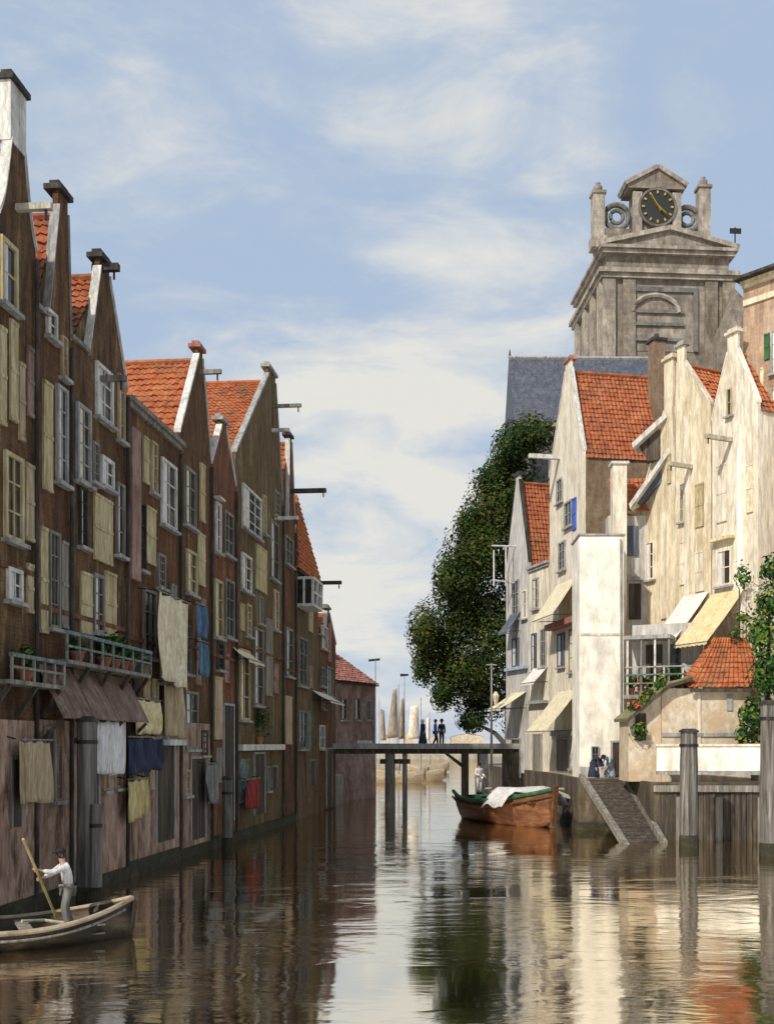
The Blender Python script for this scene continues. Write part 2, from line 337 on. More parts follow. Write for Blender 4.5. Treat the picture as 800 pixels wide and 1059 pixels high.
        MB().box((x0+t, -.015, z0+t), (x1-t, .02, z1-t)).build('pane', M[mp], f)
        if sill: MB().box((x0-.1, -.2, z0-.1), (x1+.1, .03, z0-.003)).build('sill', M['greytrim'], f)
        if curtain is None and w > .45 and mp == 'glass' and random.random() < .5: curtain = 'cloth_white' if random.random() < .5 else 'awn_cream'
        s.used.append((a, b, c, d))
        if curtain:
            MB().box((x0+t+.01, -.045, z0+t+.01), (x0+t+w*.3, -.0165, z1-t-.01)).build('curtain', M[curtain], f)
        return f
    def shut(s, a, b, c, d, m='ochre', n=1, label=None):
        x0, x1, z0, z1 = s.rect(a, b, c, d); s.used.append((a, b, c, d))
        for k in range(n):
            xa = x0+(x1-x0)*k/n+.012; xb = x0+(x1-x0)*(k+1)/n-.012
            q = MB().box((xa, -.06, z0), (xb, -.002, z1))
            fw = (xb-xa)*.16
            for zz in (z0, (z0+z1)/2-.05, z1-.1): q.box((xa+.01, -.085, zz+.005), (xb-.01, -.0605, zz+.095))
            o = q.build('shutter', M[m], s.t)
    def band(s, a, b, c, d, m, name='band', y=-.05):
        x0, x1, z0, z1 = s.rect(a, b, c, d); s.used.append((a, b, c, d))
        return MB().box((x0, y, z0), (x1, -.002, z1)).build(name, M[m], s.t)
    def beam(s, px, py, L=1.3, m='timber', th=.16):
        x = s.X(px); z = s.Z(px, py)
        b = MB().box((x-th/2, -L, z-th/2), (x+th/2, .3, z+th/2)).build('hoist_beam', M[m], s.t)
        MB().tube([(x, -L+.15, z-th/2), (x, -L+.15, z-th/2-.25)], .035, 6).build('hook', M['iron'], b)
    def plinth(s, py, m='plinth', y=-.05):
        z = s.Z((s.fr.lx and 0) or 0, py) if False else EYE+(HY-py)/F*s.fr.world((s.x0+s.x1)/2).y-s.zb
        MB().box((.015, y, 0), (s.w-.015, -.002, z)).build('plinth', M[m], s.t)
    def chimney(s, x, y, z0, z1, w=.7, m='brown', cap='darktrim'):
        c = MB().box((x-w/2, y-w/2, z0), (x+w/2, y+w/2, z1)).build('chimney', M[m], s.t)
        MB().box((x-w/2-.1, y-w/2-.1, z1), (x+w/2+.1, y+w/2+.1, z1+.16)).tube([(x, y, z1+.16), (x, y, z1+.5)], .14).build('chimney_pot', M[cap], c)
    def door(s, a, b, c, d, m='timber_dark', mf='greytrim'):
        x0, x1, z0, z1 = s.rect(a, b, c, d); s.used.append((a, b, c, d))
        q = MB().box((x0, -.05, z0), (x1, -.002, z1))
        n = max(3, int((x1-x0)/.2))
        for k in range(n): q.box((x0+(x1-x0)*k/n+.012, -.07, z0+.02), (x0+(x1-x0)*(k+1)/n-.012, -.0505, z1-.02))
        dd = q.build('door', M[m], s.t)
        MB().box((x0-.1, -.1, z0), (x0-.002, -.002, z1+.1)).box((x1+.002, -.1, z0), (x1+.1, -.002, z1+.1)).box((x0, -.1, z1+.002), (x1, -.002, z1+.1)).build('door_frame', M[mf], dd)

def awning(fr, pxa, pxb, py, drop, out, m, label, back=0.0, group=None, valance=.18):
    """canvas awning: top edge on the wall line, slopes down and outwards; brackets of iron"""
    xa, xb = fr.lx(pxa, back), fr.lx(pxb, back); z = fr.lz((pxa+pxb)/2, py, back)
    p = fr.world(xa, -back-.03); t = thing('awning', label, 'awning', (p.x, p.y, z), fr.rz, group)
    w = xb-xa; q = MB(); n = 14; r = 6
    for k in range(r+1):
        s_ = k/r
        for j in range(n+1):
            x = w*j/n; sag = -.07*math.sin(math.pi*s_)*(1+.25*math.sin(j*1.7))
            q.v.append((x, -out*s_, -drop*s_+sag))
    for j in range(n+1): q.v.append((w*j/n, -out-.02, -drop-valance*(1 if j % 2 else .72)))
    for k in range(r+1):
        for j in range(n): a = k*(n+1)+j; q.f.append((a, a+1, a+n+2, a+n+1))
    q.build('canvas', M[m], t, solid=.015)
    for x in (.02, w-.02): MB().tube([(x, .02, -drop*.98), (x, -out, -drop-.03)], .025, 6).build('bracket', M['iron'], t)
    MB().tube([(0, -out, -drop-.02), (w, -out, -drop-.02)], .03, 6).build('front_bar', M['timber'], t)
    return t
def cloth(name, fr, a, b, c, d, out, m, label, cat='laundry', group=None, rod=True, shape=None):
    m0 = (a+c)/2; x0, x1 = fr.lx(a, out), fr.lx(c, out); z0, z1 = fr.lz(m0, d, out), fr.lz(m0, b, out)
    p = fr.world(x0, -out); t = thing(name, label, cat, (p.x, p.y, z0), fr.rz, group)
    q = MB(); n, r = 30, 14; w, h = x1-x0, z1-z0; ph = random.random()*6
    for k in range(r+1):
        for j in range(n+1):
            u, v = j/n, k/r
            y = .085*math.sin(u*15+ph+1.2*math.sin(v*3+ph))*(1.05-.6*v)+.04*math.sin(u*31+v*4+ph)
            zz = h*v-(.07*h*math.sin(2.2*u+ph)*(1-v))-.07*abs(math.sin(u*math.pi*3))*v**3-(.05*abs(math.sin(u*9+ph)) if k == 0 else 0)
            q.v.append((w*u, y, zz))
    for k in range(r):
        for j in range(n): i = k*(n+1)+j; q.f.append((i, i+1, i+n+2, i+n+1))
    q.build('sheet', M[m], t, smooth=True, solid=.012)
    if rod:
        MB().tube([(-.15, 0, h+.02), (w+.15, 0, h+.02)], .025, 6).build('pole', M['timber'], t)
        for x in (-.1, w+.1): MB().tube([(x, 0, h+.02), (x, out-.02, h+.1)], .02, 6).build('bracket', M['iron'], t)
    return t
def leaves(mb, c, rad, n, size, rnd, dens=.55):
    idx = []
    for _ in range(n):
        d = Vector((rnd.gauss(0, 1), rnd.gauss(0, 1), rnd.gauss(0, 1))).normalized()
        rr = dens+(1-dens)*rnd.random()
        if rnd.random() < .12: rr *= 1.13
        p = Vector(c)+Vector((d.x*rad[0], d.y*rad[1], d.z*rad[2]))*rr
        nn = (d+Vector((rnd.uniform(-1, 1), rnd.uniform(-1, 1), rnd.uniform(-.6, 1)))*.55).normalized()
        a = nn.orthogonal().normalized(); a = (Matrix.Rotation(rnd.random()*6.28, 3, nn) @ a); b = nn.cross(a)
        s = size*rnd.uniform(.6, 1.35); i = len(mb.v)
        mb.v += [tuple(p-a*s*.5), tuple(p+b*s*.27+nn*s*.05), tuple(p+a*s*.5-nn*s*.08), tuple(p-b*s*.27+nn*s*.05)]
        mb.f += [(i, i+1, i+2, i+3)]
    return mb
def crown(name, clumps, mats, size, parent, seed=1, dens=.5, pick=None):
    rnd = random.Random(seed); mb = MB(); mi = []
    for (c, rad, n) in clumps:
        leaves(mb, c, rad, n, size, rnd, dens)
        w = [rnd.random()**2+.15 for _ in mats]
        mi += rnd.choices(range(len(mats)), w, k=n)
    me = bpy.data.meshes.new(name); me.from_pydata(mb.v, [], mb.f)
    for m in mats: me.materials.append(m)
    me.polygons.foreach_set('material_index', mi)
    o = bpy.data.objects.new(name, me); COL.objects.link(o); o.parent = parent
    return o
def potplant(px, py, d, h, label, pot=True, fl=0, seed=0):
    p = at(px, py, d); t = thing('potted_plant', label, 'plant', p)
    if pot: MB().lathe([(.12, 0), (.2, .28), (.22, .28), (.22, .33), (.17, .33)], 12).build('pot', M['pot'], t)
    crown('foliage', [((0, 0, .3+h*.45), (h*.5, h*.45, h*.5), 90), ((.1, -.1, .3+h*.7), (h*.35, h*.3, h*.35), 60)], LEAFB, .22, t, seed+5, .2)
    MB().tube([(0, 0, .25), (.02, 0, .3+h*.6)], .02, 5).build('stem', M['bark'], t)
    if fl: crown('blossom', [((0, -.1, .3+h*.55), (h*.5, h*.45, h*.4), fl)], [M['flower']], .16, t, seed+9, .6)
    return t

# ------------------------------------------------------------------ world, sun, camera
SUN_EL, SUN_AZ = R(40), R(37)      # sun stands behind the viewer on the left
def make_world():
    w = bpy.data.worlds.new('World'); S.world = w; w.use_nodes = True; nt = w.node_tree; L = nt.links.new
    bg = nt.nodes['Background']; bg.inputs[1].default_value = .1
    sky = nt.nodes.new('ShaderNodeTexSky'); sky.sky_type = 'NISHITA'; sky.sun_disc = False
    sky.sun_elevation = SUN_EL; sky.sun_rotation = math.pi+SUN_AZ; sky.air_density = 1.0; sky.dust_density = 1.2; sky.ozone_density = 1.5
    tc = nt.nodes.new('ShaderNodeTexCoord')
    sp = nt.nodes.new('ShaderNodeSeparateXYZ'); L(tc.outputs['Generated'], sp.inputs[0])
    def mth(op, a, b=None):
        n = nt.nodes.new('ShaderNodeMath'); n.operation = op
        for i, v in enumerate((a, b)):
            if v is None: continue
            if isinstance(v, (int, float)): n.inputs[i].default_value = v
            else: L(v, n.inputs[i])
        return n.outputs[0]
    den = mth('ADD', mth('MAXIMUM', sp.outputs[2], 0), .42)
    cb = nt.nodes.new('ShaderNodeCombineXYZ'); L(mth('DIVIDE', sp.outputs[0], den), cb.inputs[0]); L(mth('DIVIDE', sp.outputs[1], den), cb.inputs[1]); L(mth('MULTIPLY', sp.outputs[2], 1.2), cb.inputs[2])
    mp = nt.nodes.new('ShaderNodeMapping'); mp.inputs['Rotation'].default_value = (0, R(28), R(12)); mp.inputs['Scale'].default_value = (2.0, 2.4, 4.2); L(cb.outputs[0], mp.inputs[0])
    n1 = nt.nodes.new('ShaderNodeTexNoise'); n1.inputs['Scale'].default_value = 2.0; n1.inputs['Detail'].default_value = 10; n1.inputs['Roughness'].default_value = .58; n1.inputs['Distortion'].default_value = .5
    L(mp.outputs[0], n1.inputs['Vector'])
    mp2 = nt.nodes.new('ShaderNodeMapping'); mp2.inputs['Rotation'].default_value = (0, R(-30), 0); mp2.inputs['Scale'].default_value = (4, 4, 10); L(tc.outputs['Generated'], mp2.inputs[0])
    n2 = nt.nodes.new('ShaderNodeTexNoise'); n2.inputs['Scale'].default_value = 1.6; n2.inputs['Detail'].default_value = 8; n2.inputs['Roughness'].default_value = .65; n2.inputs['Distortion'].default_value = .8
    L(mp2.outputs[0], n2.inputs['Vector'])
    fac = mth('ADD', mth('ADD', mth('MULTIPLY', n1.outputs['Fac'], 1.15), mth('MULTIPLY', n2.outputs['Fac'], .42)), -.215)
    # cloud banks: (direction, angular radius, weight)
    for (px, py, rad, wt) in ((490, 180, .12, .09), (530, 130, .09, .05), (390, 45, .09, .09), (310, 80, .07, .06), (470, 110, .06, .05), (120, 25, .1, .06), (700, 40, .1, .05), (460, 400, .2, .13), (560, 370, .13, .09), (380, 640, .22, .16), (330, 480, .14, .06), (190, 300, .10, .05), (250, 235, .1, .04), (160, 110, .06, .03),
                              (120, 150, .15, -.1), (330, 270, .10, -.08), (760, 160, .15, -.12), (600, 60, .13, -.06), (60, 250, .12, -.06), (250, 180, .1, -.04), (520, 250, .07, -.05)):
        d = Vector(((px-CX)/F, 1, (HY-py)/F)).normalized()
        vd = nt.nodes.new('ShaderNodeVectorMath'); vd.operation = 'DISTANCE'; L(tc.outputs['Generated'], vd.inputs[0]); vd.inputs[1].default_value = d
        mr = nt.nodes.new('ShaderNodeMapRange'); mr.interpolation_type = 'SMOOTHSTEP'; L(vd.outputs['Value'], mr.inputs[0])
        mr.inputs[1].default_value = 0; mr.inputs[2].default_value = rad*1.5; mr.inputs[3].default_value = wt; mr.inputs[4].default_value = 0
        fac = mth('ADD', fac, mr.outputs[0])
    r = ramp(nt, [(.12, .12, .12), (.35, .35, .35), (.72, .72, .72), (1, 1, 1)], .46, .84); L(fac, r.inputs[0])
    cc = ramp(nt, [(4.7, 5.2, 6.0), (6.1, 6.25, 6.2), (7.0, 6.85, 6.35)], .5, .88); L(fac, cc.inputs[0])
    # clear part: Nishita colour drawn towards a milky blue
    mk = nt.nodes.new('ShaderNodeMix'); mk.data_type = 'RGBA'; mk.inputs[0].default_value = .85
    L(sky.outputs[0], mk.inputs[6]); mk.inputs[7].default_value = (3.75, 4.8, 6.35, 1)
    mx = nt.nodes.new('ShaderNodeMix'); mx.data_type = 'RGBA'
    L(mth('MULTIPLY', r.outputs[0], .92), mx.inputs[0]); L(mk.outputs[2], mx.inputs[6]); L(cc.outputs[0], mx.inputs[7])
    L(mx.outputs[2], bg.inputs[0])
make_world()
sl = bpy.data.lights.new('sun', 'SUN'); sl.energy = 3.6; sl.angle = R(1.2); sl.color = (1, .94, .84)
so = bpy.data.objects.new('sun', sl); COL.objects.link(so)
sd = Vector((-math.sin(SUN_AZ)*math.cos(SUN_EL), -math.cos(SUN_AZ)*math.cos(SUN_EL), math.sin(SUN_EL)))
so.rotation_euler = sd.to_track_quat('Z', 'Y').to_euler(); so.location = (0, 0, 60)
cam = bpy.data.cameras.new('camera'); co = bpy.data.objects.new('camera', cam); COL.objects.link(co); S.camera = co
co.location = (0, 0, EYE); co.rotation_euler = (R(90), 0, 0)
cam.sensor_fit = 'HORIZONTAL'; cam.sensor_width = 36; cam.lens = 36*F/800; cam.shift_x = (400-CX)/800; cam.shift_y = (HY-529.5)/800; cam.clip_end = 6000; cam.clip_start = .1
S.view_settings.view_transform = 'Standard'; S.view_settings.look = 'None'; S.view_settings.exposure = .22; S.view_settings.gamma = 1

# ------------------------------------------------------------------ water and ground
def water():
    m, nt, b = nodes_of('canal water'); L = nt.links.new
    tc = nt.nodes.new('ShaderNodeTexCoord')
    def nz(scale, det, dist=.3):
        mp = nt.nodes.new('ShaderNodeMapping'); mp.inputs['Scale'].default_value = scale; L(tc.outputs['Object'], mp.inputs[0])
        n = nt.nodes.new('ShaderNodeTexNoise'); n.inputs['Scale'].default_value = 1; n.inputs['Detail'].default_value = det; n.inputs['Distortion'].default_value = dist; n.inputs['Roughness'].default_value = .6; L(mp.outputs[0], n.inputs['Vector']); return n.outputs['Fac']
    a, c, g = nz((.55, 1.5, 1), 3, .6), nz((2.2, 6, 1), 4), nz((.16, .3, 1), 3, 1)
    col = ramp(nt, [(.016, .01, .004), (.05, .031, .011), (.1, .068, .028)], .35, .7); L(g, col.inputs[0]); L(col.outputs[0], b.inputs['Base Color'])
    b.inputs['Roughness'].default_value = .05; b.inputs['IOR'].default_value = 8.0; b.inputs['Specular Tint'].default_value = (1, .95, .85, 1); b.inputs['Specular IOR Level'].default_value = .7
    def mm(op, x, y):
        n = nt.nodes.new('ShaderNodeMath'); n.operation = op
        for i, v in enumerate((x, y)):
            if isinstance(v, float): n.inputs[i].default_value = v
            else: L(v, n.inputs[i])
        return n.outputs[0]
    gr = ramp(nt, [(.12, .12, .12), (1, 1, 1)], .4, .64); L(g, gr.inputs[0])
    h = mm('MULTIPLY', mm('ADD', a, mm('MULTIPLY', c, .3)), gr.outputs[0])
    bp = nt.nodes.new('ShaderNodeBump'); bp.inputs['Strength'].default_value = .34; bp.inputs['Distance'].default_value = .055; L(h, bp.inputs['Height']); L(bp.outputs[0], b.inputs['Normal'])
    q = MB(); q.v = [(-2500, -300, 0), (2500, -300, 0), (2500, 3500, 0), (-2500, 3500, 0)]; q.f = [(0, 1, 2, 3)]
    return struct(q.build('canal_water', m))
water()
LA, LB = .0398, 7.45e-5
def ld(px): return 1/(LA-LB*px)
LF = frpx(-100, ld(-100), 345, ld(345))
lq = [LF.world(-14, .35), LF.world(LF.len+6, .35)]
struct(MB().slab([(lq[1].x, lq[1].y), (-7.5, 92), (-9, 105), (-400, 120), (-400, -10), (lq[0].x, lq[0].y)], -1.5, 2.0).build('left_bank', M['paving']))
RQ = [(9, 150), (5.9, 90), (5.8, 84), (7.2, 71), (7.7, 66), (8.15, 60), (8.15, 52.2), (10.3, 52.2), (10.55, 47), (24, 46.4), (26, 10), (400, 10), (400, 150)]
struct(MB().slab(RQ[::-1], -1.5, 2.5).build('right_quay', M['paving']))
struct(MB().slab([(-900, 300), (900, 300), (1500, 3000), (-1500, 3000)], -1.5, 2.2).build('far_shore', M['paving']))
def quaywall(name, pts, z0, z1, m):
    q = MB()
    for a, b in zip(pts[:-1], pts[1:]): q.bar((a[0], a[1], (z0+z1)/2), (b[0], b[1], (z0+z1)/2), .2, z1-z0)
    return q.build(name, m)
struct(quaywall('quay_wall', [(5.8, 84), (7.1, 71), (7.6, 66), (8.05, 60), (8.05, 52.1), (10.2, 52.1), (10.45, 46.9), (24, 46.3)], -1, 2.53, M['quay']))
struct(quaywall('quay_tide_line', [(5.74, 84), (7.04, 71), (7.54, 66), (7.99, 60), (7.99, 52.04), (10.14, 52.04), (10.39, 46.84)], -1, .38, M['slime']))

# ------------------------------------------------------------------ left bank houses
GL = 'gabled houses on the shaded left bank'
H = {}
xs = LF.lx
# nearest house, partly out of frame
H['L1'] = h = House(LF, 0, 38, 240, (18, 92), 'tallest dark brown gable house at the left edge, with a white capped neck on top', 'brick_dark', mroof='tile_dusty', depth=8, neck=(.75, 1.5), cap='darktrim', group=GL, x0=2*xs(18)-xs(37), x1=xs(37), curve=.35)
x = h.xp
MB().box((x-.41, -.03, h.zp-1.45), (x+.41, .3, h.zp-.002)).build('neck_facing', M['whitetrim'], h.t)
h.win(-1, 250, 16, 318, 'ochre', (1, 2)); h.shut(9, 332, 17, 436); h.shut(-2, 338, 5, 440, n=1)
h.win(3, 470, 22, 560, 'ochre', (2, 3)); h.win(6, 588, 21, 622, 'whitetrim', (2, 2), curtain='cloth_white'); h.shut(25, 480, 34, 560, 'tan'); h.beam(17, 215, .9, 'timber_pale')
h.plinth(745)
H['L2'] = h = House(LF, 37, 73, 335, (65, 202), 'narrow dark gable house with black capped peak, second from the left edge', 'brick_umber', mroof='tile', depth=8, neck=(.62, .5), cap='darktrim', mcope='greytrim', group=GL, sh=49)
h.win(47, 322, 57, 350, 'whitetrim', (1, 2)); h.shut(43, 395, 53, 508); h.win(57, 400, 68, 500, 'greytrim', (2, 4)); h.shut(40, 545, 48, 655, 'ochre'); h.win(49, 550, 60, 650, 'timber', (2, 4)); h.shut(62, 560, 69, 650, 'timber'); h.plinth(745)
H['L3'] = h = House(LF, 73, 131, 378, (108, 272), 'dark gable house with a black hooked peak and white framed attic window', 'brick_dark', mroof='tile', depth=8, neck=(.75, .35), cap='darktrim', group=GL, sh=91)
h.win(98, 380, 115, 436, 'whitetrim', (2, 3)); h.win(103, 474, 116, 505, 'whitetrim', (2, 2), curtain='cloth_white'); h.shut(96, 514, 115, 582, n=2)
h.shut(82, 592, 94, 656, 'ochre'); h.win(95, 594, 106, 655, 'timber', (2, 3)); h.shut(107, 592, 119, 658, 'ochre'); h.win(78, 420, 92, 500, 'greytrim', (2, 4)); h.win(119, 500, 127, 575, 'timber', (1, 3)); h.beam(103, 392, .8)
h.beam(106, 277, .5, 'darktrim', .2); h.plinth(742); h.door(84, 778, 99, 880, 'timber_dark')
H['L3b'] = h = House(LF, 131, 186, 440, None, 'flat topped brown house with a mauve pilaster, between two gable houses', 'brick_umber', mcope='timber', depth=6, group=GL, flat=True)
h.band(132, 444, 141, 600, 'mauve', 'pilaster', -.16); h.shut(147, 452, 153, 500, 'ochre'); h.shut(150, 525, 160, 584, 'ochre'); h.win(166, 478, 181, 546, 'whitetrim', (2, 3), curtain='cloth_white'); h.win(143, 520, 149, 590, 'darktrim', (1, 3))
h.win(147, 610, 160, 680, 'timber', (2, 3)); h.plinth(742); h.door(160, 770, 178, 870, 'timber_dark'); h.band(167, 765, 185, 771, 'whitetrim', 'ledge', -.3); h.win(168, 715, 183, 762, 'ochre', (2, 2))
# cream dormer standing on the red roof behind
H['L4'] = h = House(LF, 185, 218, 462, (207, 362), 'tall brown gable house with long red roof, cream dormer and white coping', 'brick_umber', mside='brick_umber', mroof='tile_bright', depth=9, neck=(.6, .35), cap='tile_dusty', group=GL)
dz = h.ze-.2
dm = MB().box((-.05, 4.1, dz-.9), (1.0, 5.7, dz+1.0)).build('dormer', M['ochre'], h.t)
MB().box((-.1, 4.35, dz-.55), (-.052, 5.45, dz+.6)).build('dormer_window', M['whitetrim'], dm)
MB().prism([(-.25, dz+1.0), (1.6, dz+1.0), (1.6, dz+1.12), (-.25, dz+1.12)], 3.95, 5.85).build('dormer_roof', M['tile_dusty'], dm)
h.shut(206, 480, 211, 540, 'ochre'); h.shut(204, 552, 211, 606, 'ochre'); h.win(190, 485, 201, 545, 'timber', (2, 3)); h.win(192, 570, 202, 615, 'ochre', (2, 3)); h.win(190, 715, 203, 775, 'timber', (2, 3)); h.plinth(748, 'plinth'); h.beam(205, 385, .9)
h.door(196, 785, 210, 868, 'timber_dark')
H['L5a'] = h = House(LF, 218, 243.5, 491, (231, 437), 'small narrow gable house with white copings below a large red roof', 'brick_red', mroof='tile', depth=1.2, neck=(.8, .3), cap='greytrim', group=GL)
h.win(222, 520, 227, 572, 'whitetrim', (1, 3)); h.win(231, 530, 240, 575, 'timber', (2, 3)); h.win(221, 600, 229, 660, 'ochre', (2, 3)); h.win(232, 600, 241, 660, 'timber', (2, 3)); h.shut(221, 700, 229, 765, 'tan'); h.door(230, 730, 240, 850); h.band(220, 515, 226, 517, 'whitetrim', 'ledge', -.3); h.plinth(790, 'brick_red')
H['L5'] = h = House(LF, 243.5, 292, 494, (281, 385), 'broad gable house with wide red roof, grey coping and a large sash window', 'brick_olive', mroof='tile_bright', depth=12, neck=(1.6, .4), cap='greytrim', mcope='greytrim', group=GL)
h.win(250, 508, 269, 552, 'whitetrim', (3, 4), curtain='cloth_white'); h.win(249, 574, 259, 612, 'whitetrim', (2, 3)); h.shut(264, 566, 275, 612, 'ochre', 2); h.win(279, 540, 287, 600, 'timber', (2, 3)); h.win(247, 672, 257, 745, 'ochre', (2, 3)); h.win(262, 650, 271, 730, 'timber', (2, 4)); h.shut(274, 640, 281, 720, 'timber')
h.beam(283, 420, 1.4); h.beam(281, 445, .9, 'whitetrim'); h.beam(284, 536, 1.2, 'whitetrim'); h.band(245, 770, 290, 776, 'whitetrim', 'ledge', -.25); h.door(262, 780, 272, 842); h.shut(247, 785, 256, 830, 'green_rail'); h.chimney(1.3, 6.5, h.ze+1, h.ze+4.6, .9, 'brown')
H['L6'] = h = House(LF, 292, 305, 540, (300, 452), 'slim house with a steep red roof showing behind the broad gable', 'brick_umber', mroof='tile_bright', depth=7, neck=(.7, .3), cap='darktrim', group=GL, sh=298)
h.beam(299, 508, 2.0, 'timber_dark', .22); h.win(294, 556, 302, 585, 'timber', (2, 2)); h.win(295, 650, 302, 700, 'timber', (2, 3)); h.shut(294, 720, 301, 770, 'tan')
# hipped house
def hiphouse(fr, px0, px1, py_eave, pxp, pyp, label, mw, mr, depth, zb=-.6, group=None, ridge=.0, name='canal_house', hipd=2.0, cat='house'):
    o = House.__new__(House); o.used = []; o.fr = fr; o.x0 = fr.lx(px0); o.x1 = fr.lx(px1); o.zb = zb; o.out = 0; o.w = w = o.x1-o.x0
    p = fr.world(o.x0); o.t = thing(name, label, cat, (p.x, p.y, zb), fr.rz, group)
    o.ze = ze = EYE+(HY-py_eave)/F*fr.world((o.x0+o.x1)/2).y-zb; o.zp = zp = EYE+(HY-pyp)/F*fr.pt(pxp).y-zb; o.xp = w/2
    MB().box((.012, 0, 0), (w-.012, depth, ze-.05)).build('wall', M[mw], o.t)
    q = MB(); e = .2
    r0, r1 = (w/2, hipd, zp), (w/2, depth-.5, zp)
    tiles(q, r0, r0, (w+e, -e, ze), (-e, -e, ze)); tiles(q, r0, r1, (-e, depth, ze), (-e, -e, ze)); tiles(q, r1, r0, (w+e, -e, ze), (w+e, depth, ze))
    q.build('roof', M[mr], o.t, solid=.04)
    MB().box((-.1, -.28, ze-.16), (w+.1, -.003, ze-.06)).build('gutter', M['darktrim'], o.t)
    return o
H['L7'] = h = hiphouse(LF, 305, 329, 598, 308, 500, 'low house with a bright red hipped roof and white bay window', 'brick_olive', 'tile_bright', 7, group=GL, hipd=.7)
h.chimney(1.0, 1.6, h.zp-1.2, h.zp+.8, .6, 'brown'); h.beam(318, 603, 2.0, 'timber_dark', .2)
x0, x1, z0, z1 = h.rect(306, 600, 316, 630)
bay = MB().box((x0, -1.0, z0), (x1, -.002, z0+.15)).box((x0, -1.0, z1-.15), (x1, -.002, z1))
for xx in (x0, (x0+x1)/2-.07, x1-.14): bay.box((xx, -1.0, z0+.15), (xx+.14, -.86, z1-.15))
bay.box((x0, -.5, z0+.15), (x0+.14, -.38, z1-.15)).box((x0+.002, -.98, (z0+z1)/2-.06), (x1-.002, -.88, (z0+z1)/2+.06))
bw = bay.build('bay_window', M['whitetrim'], h.t); MB().box((x0+.05, -.84, z0+.16), (x1-.05, -.01, z1-.16)).build('pane', M['glass'], bw)
h.win(308, 660, 317, 710, 'timber', (2, 3)); h.win(308, 735, 316, 775, 'timber', (2, 3)); h.shut(317, 735, 321, 775, 'green_rail')
H['L8'] = h = House(LF, 329, 347, 662, (339, 630), 'lowest dark house of the left row, next to the bridge, with a pale attic', 'brick_umber', mroof='tile_bright', depth=6, neck=(1.0, .3), cap='timber', group=GL, sh=336)
h.win(332, 648, 338, 672, 'whitetrim', (2, 2)); h.shut(339, 645, 342, 685, 'tile_dusty'); h.win(331, 690, 335, 710, 'timber', (2, 2)); h.win(337, 690, 343, 720, 'timber', (2, 2)); h.win(330, 750, 335, 775, 'whitetrim', (2, 2)); h.door(337, 775, 342, 835)
# house beyond the bridge
LF9 = Fr((-6.6, 77), (-3.3, 83.5))
H['L9'] = h = hiphouse(LF9, 346, 388, 706, 360, 669, 'mauve red house with a dusty red hipped roof beyond the footbridge', 'mauve', 'tile_dusty', 7, group=GL, hipd=2.4)
h.win(352, 722, 358, 745, 'timber', (2, 2)); h.win(366, 722, 372, 745, 'timber', (2, 2)); h.win(378, 724, 383, 745, 'greytrim', (2, 2)); h.chimney(1.0, 2.2, h.ze+.5, h.zp+.8, .6, 'brown')
# a house just outside the frame keeps the row closed
x1_ = H['L1'].x0
H['L0'] = h = House(LF, 0, 0, 330, (-30, 200), 'brown brick house cut off by the left edge', 'brick_umber', depth=8, group=GL, x0=x1_-4.5, x1=x1_, neck=(.8, .8))
def fill(h, a, b, y0, y1, n, seed, low=False):
    rnd = random.Random(seed); got = 0
    for _ in range(400):
        if got >= n: break
        cx_ = rnd.uniform(a+2, b-4); D = h.fr.pt(cx_).y
        wpx = rnd.uniform(5, 9)*(30/D)**.9; wpx = min(wpx, (b-a)*.4); hp = rnd.uniform(38, 78)*30/D*(.9 if low else 1)
        cy_ = rnd.uniform(y0, y1-hp)
        if cx_+wpx > b-2.5: continue
        if any(cx_ < c+1.2 and cx_+wpx > a_-1.2 and cy_ < d+3 and cy_+hp > b_-3 for a_, b_, c, d in h.used): continue
        k = rnd.random()
        if low and k < .4: h.door(cx_, cy_, cx_+wpx, cy_+hp, 'timber_dark', 'timber')
        elif k < .6: h.shut(cx_, cy_, cx_+wpx, cy_+hp, rnd.choice(['ochre', 'ochre', 'tan', 'mauve', 'darktrim', 'timber']))
        else: h.win(cx_, cy_, cx_+wpx, cy_+hp, rnd.choice(['ochre', 'timber', 'darktrim', 'tan']), (2, 4))
        got += 1
for i, (k, a, b, y0) in enumerate((('L1', 0, 36, 330), ('L2', 38, 72, 345), ('L3', 75, 130, 385), ('L3b', 132, 185, 450), ('L4', 187, 217, 470), ('L5a', 219, 243, 500), ('L5', 245, 291, 500), ('L7', 306, 328, 605), ('L8', 330, 346, 660))):
    yb = 640 if i < 3 else 740
    fill(H[k], a, b, y0, yb, (4, 4, 9, 7, 6, 4, 8, 4, 2)[i], 60+i)
    fill(H[k], a, b, 755, 862-(b*.14), (2, 2, 4, 3, 3, 2, 4, 1, 0)[i], 80+i, True)
for k in ('L1', 'L2', 'L3', 'L3b', 'L4', 'L5a', 'L5', 'L6'):
    h = H[k]; MB().box((.005, -.075, 0), (h.w-.005, -.001, 1.0+.12*(len(k)%2))).build('tide_line', M['slime'], h.t); MB().tube([(h.w-.14, -.1, 1.0), (h.w-.14, -.1, h.ze-.3)], .06, 8).build('drainpipe', M['darktrim'], h.t)
    z = h.ze*.52; MB().box((.02, -.07, z), (h.w-.25, -.003, z+.14)).build('string_course', M['brick_red'], h.t)

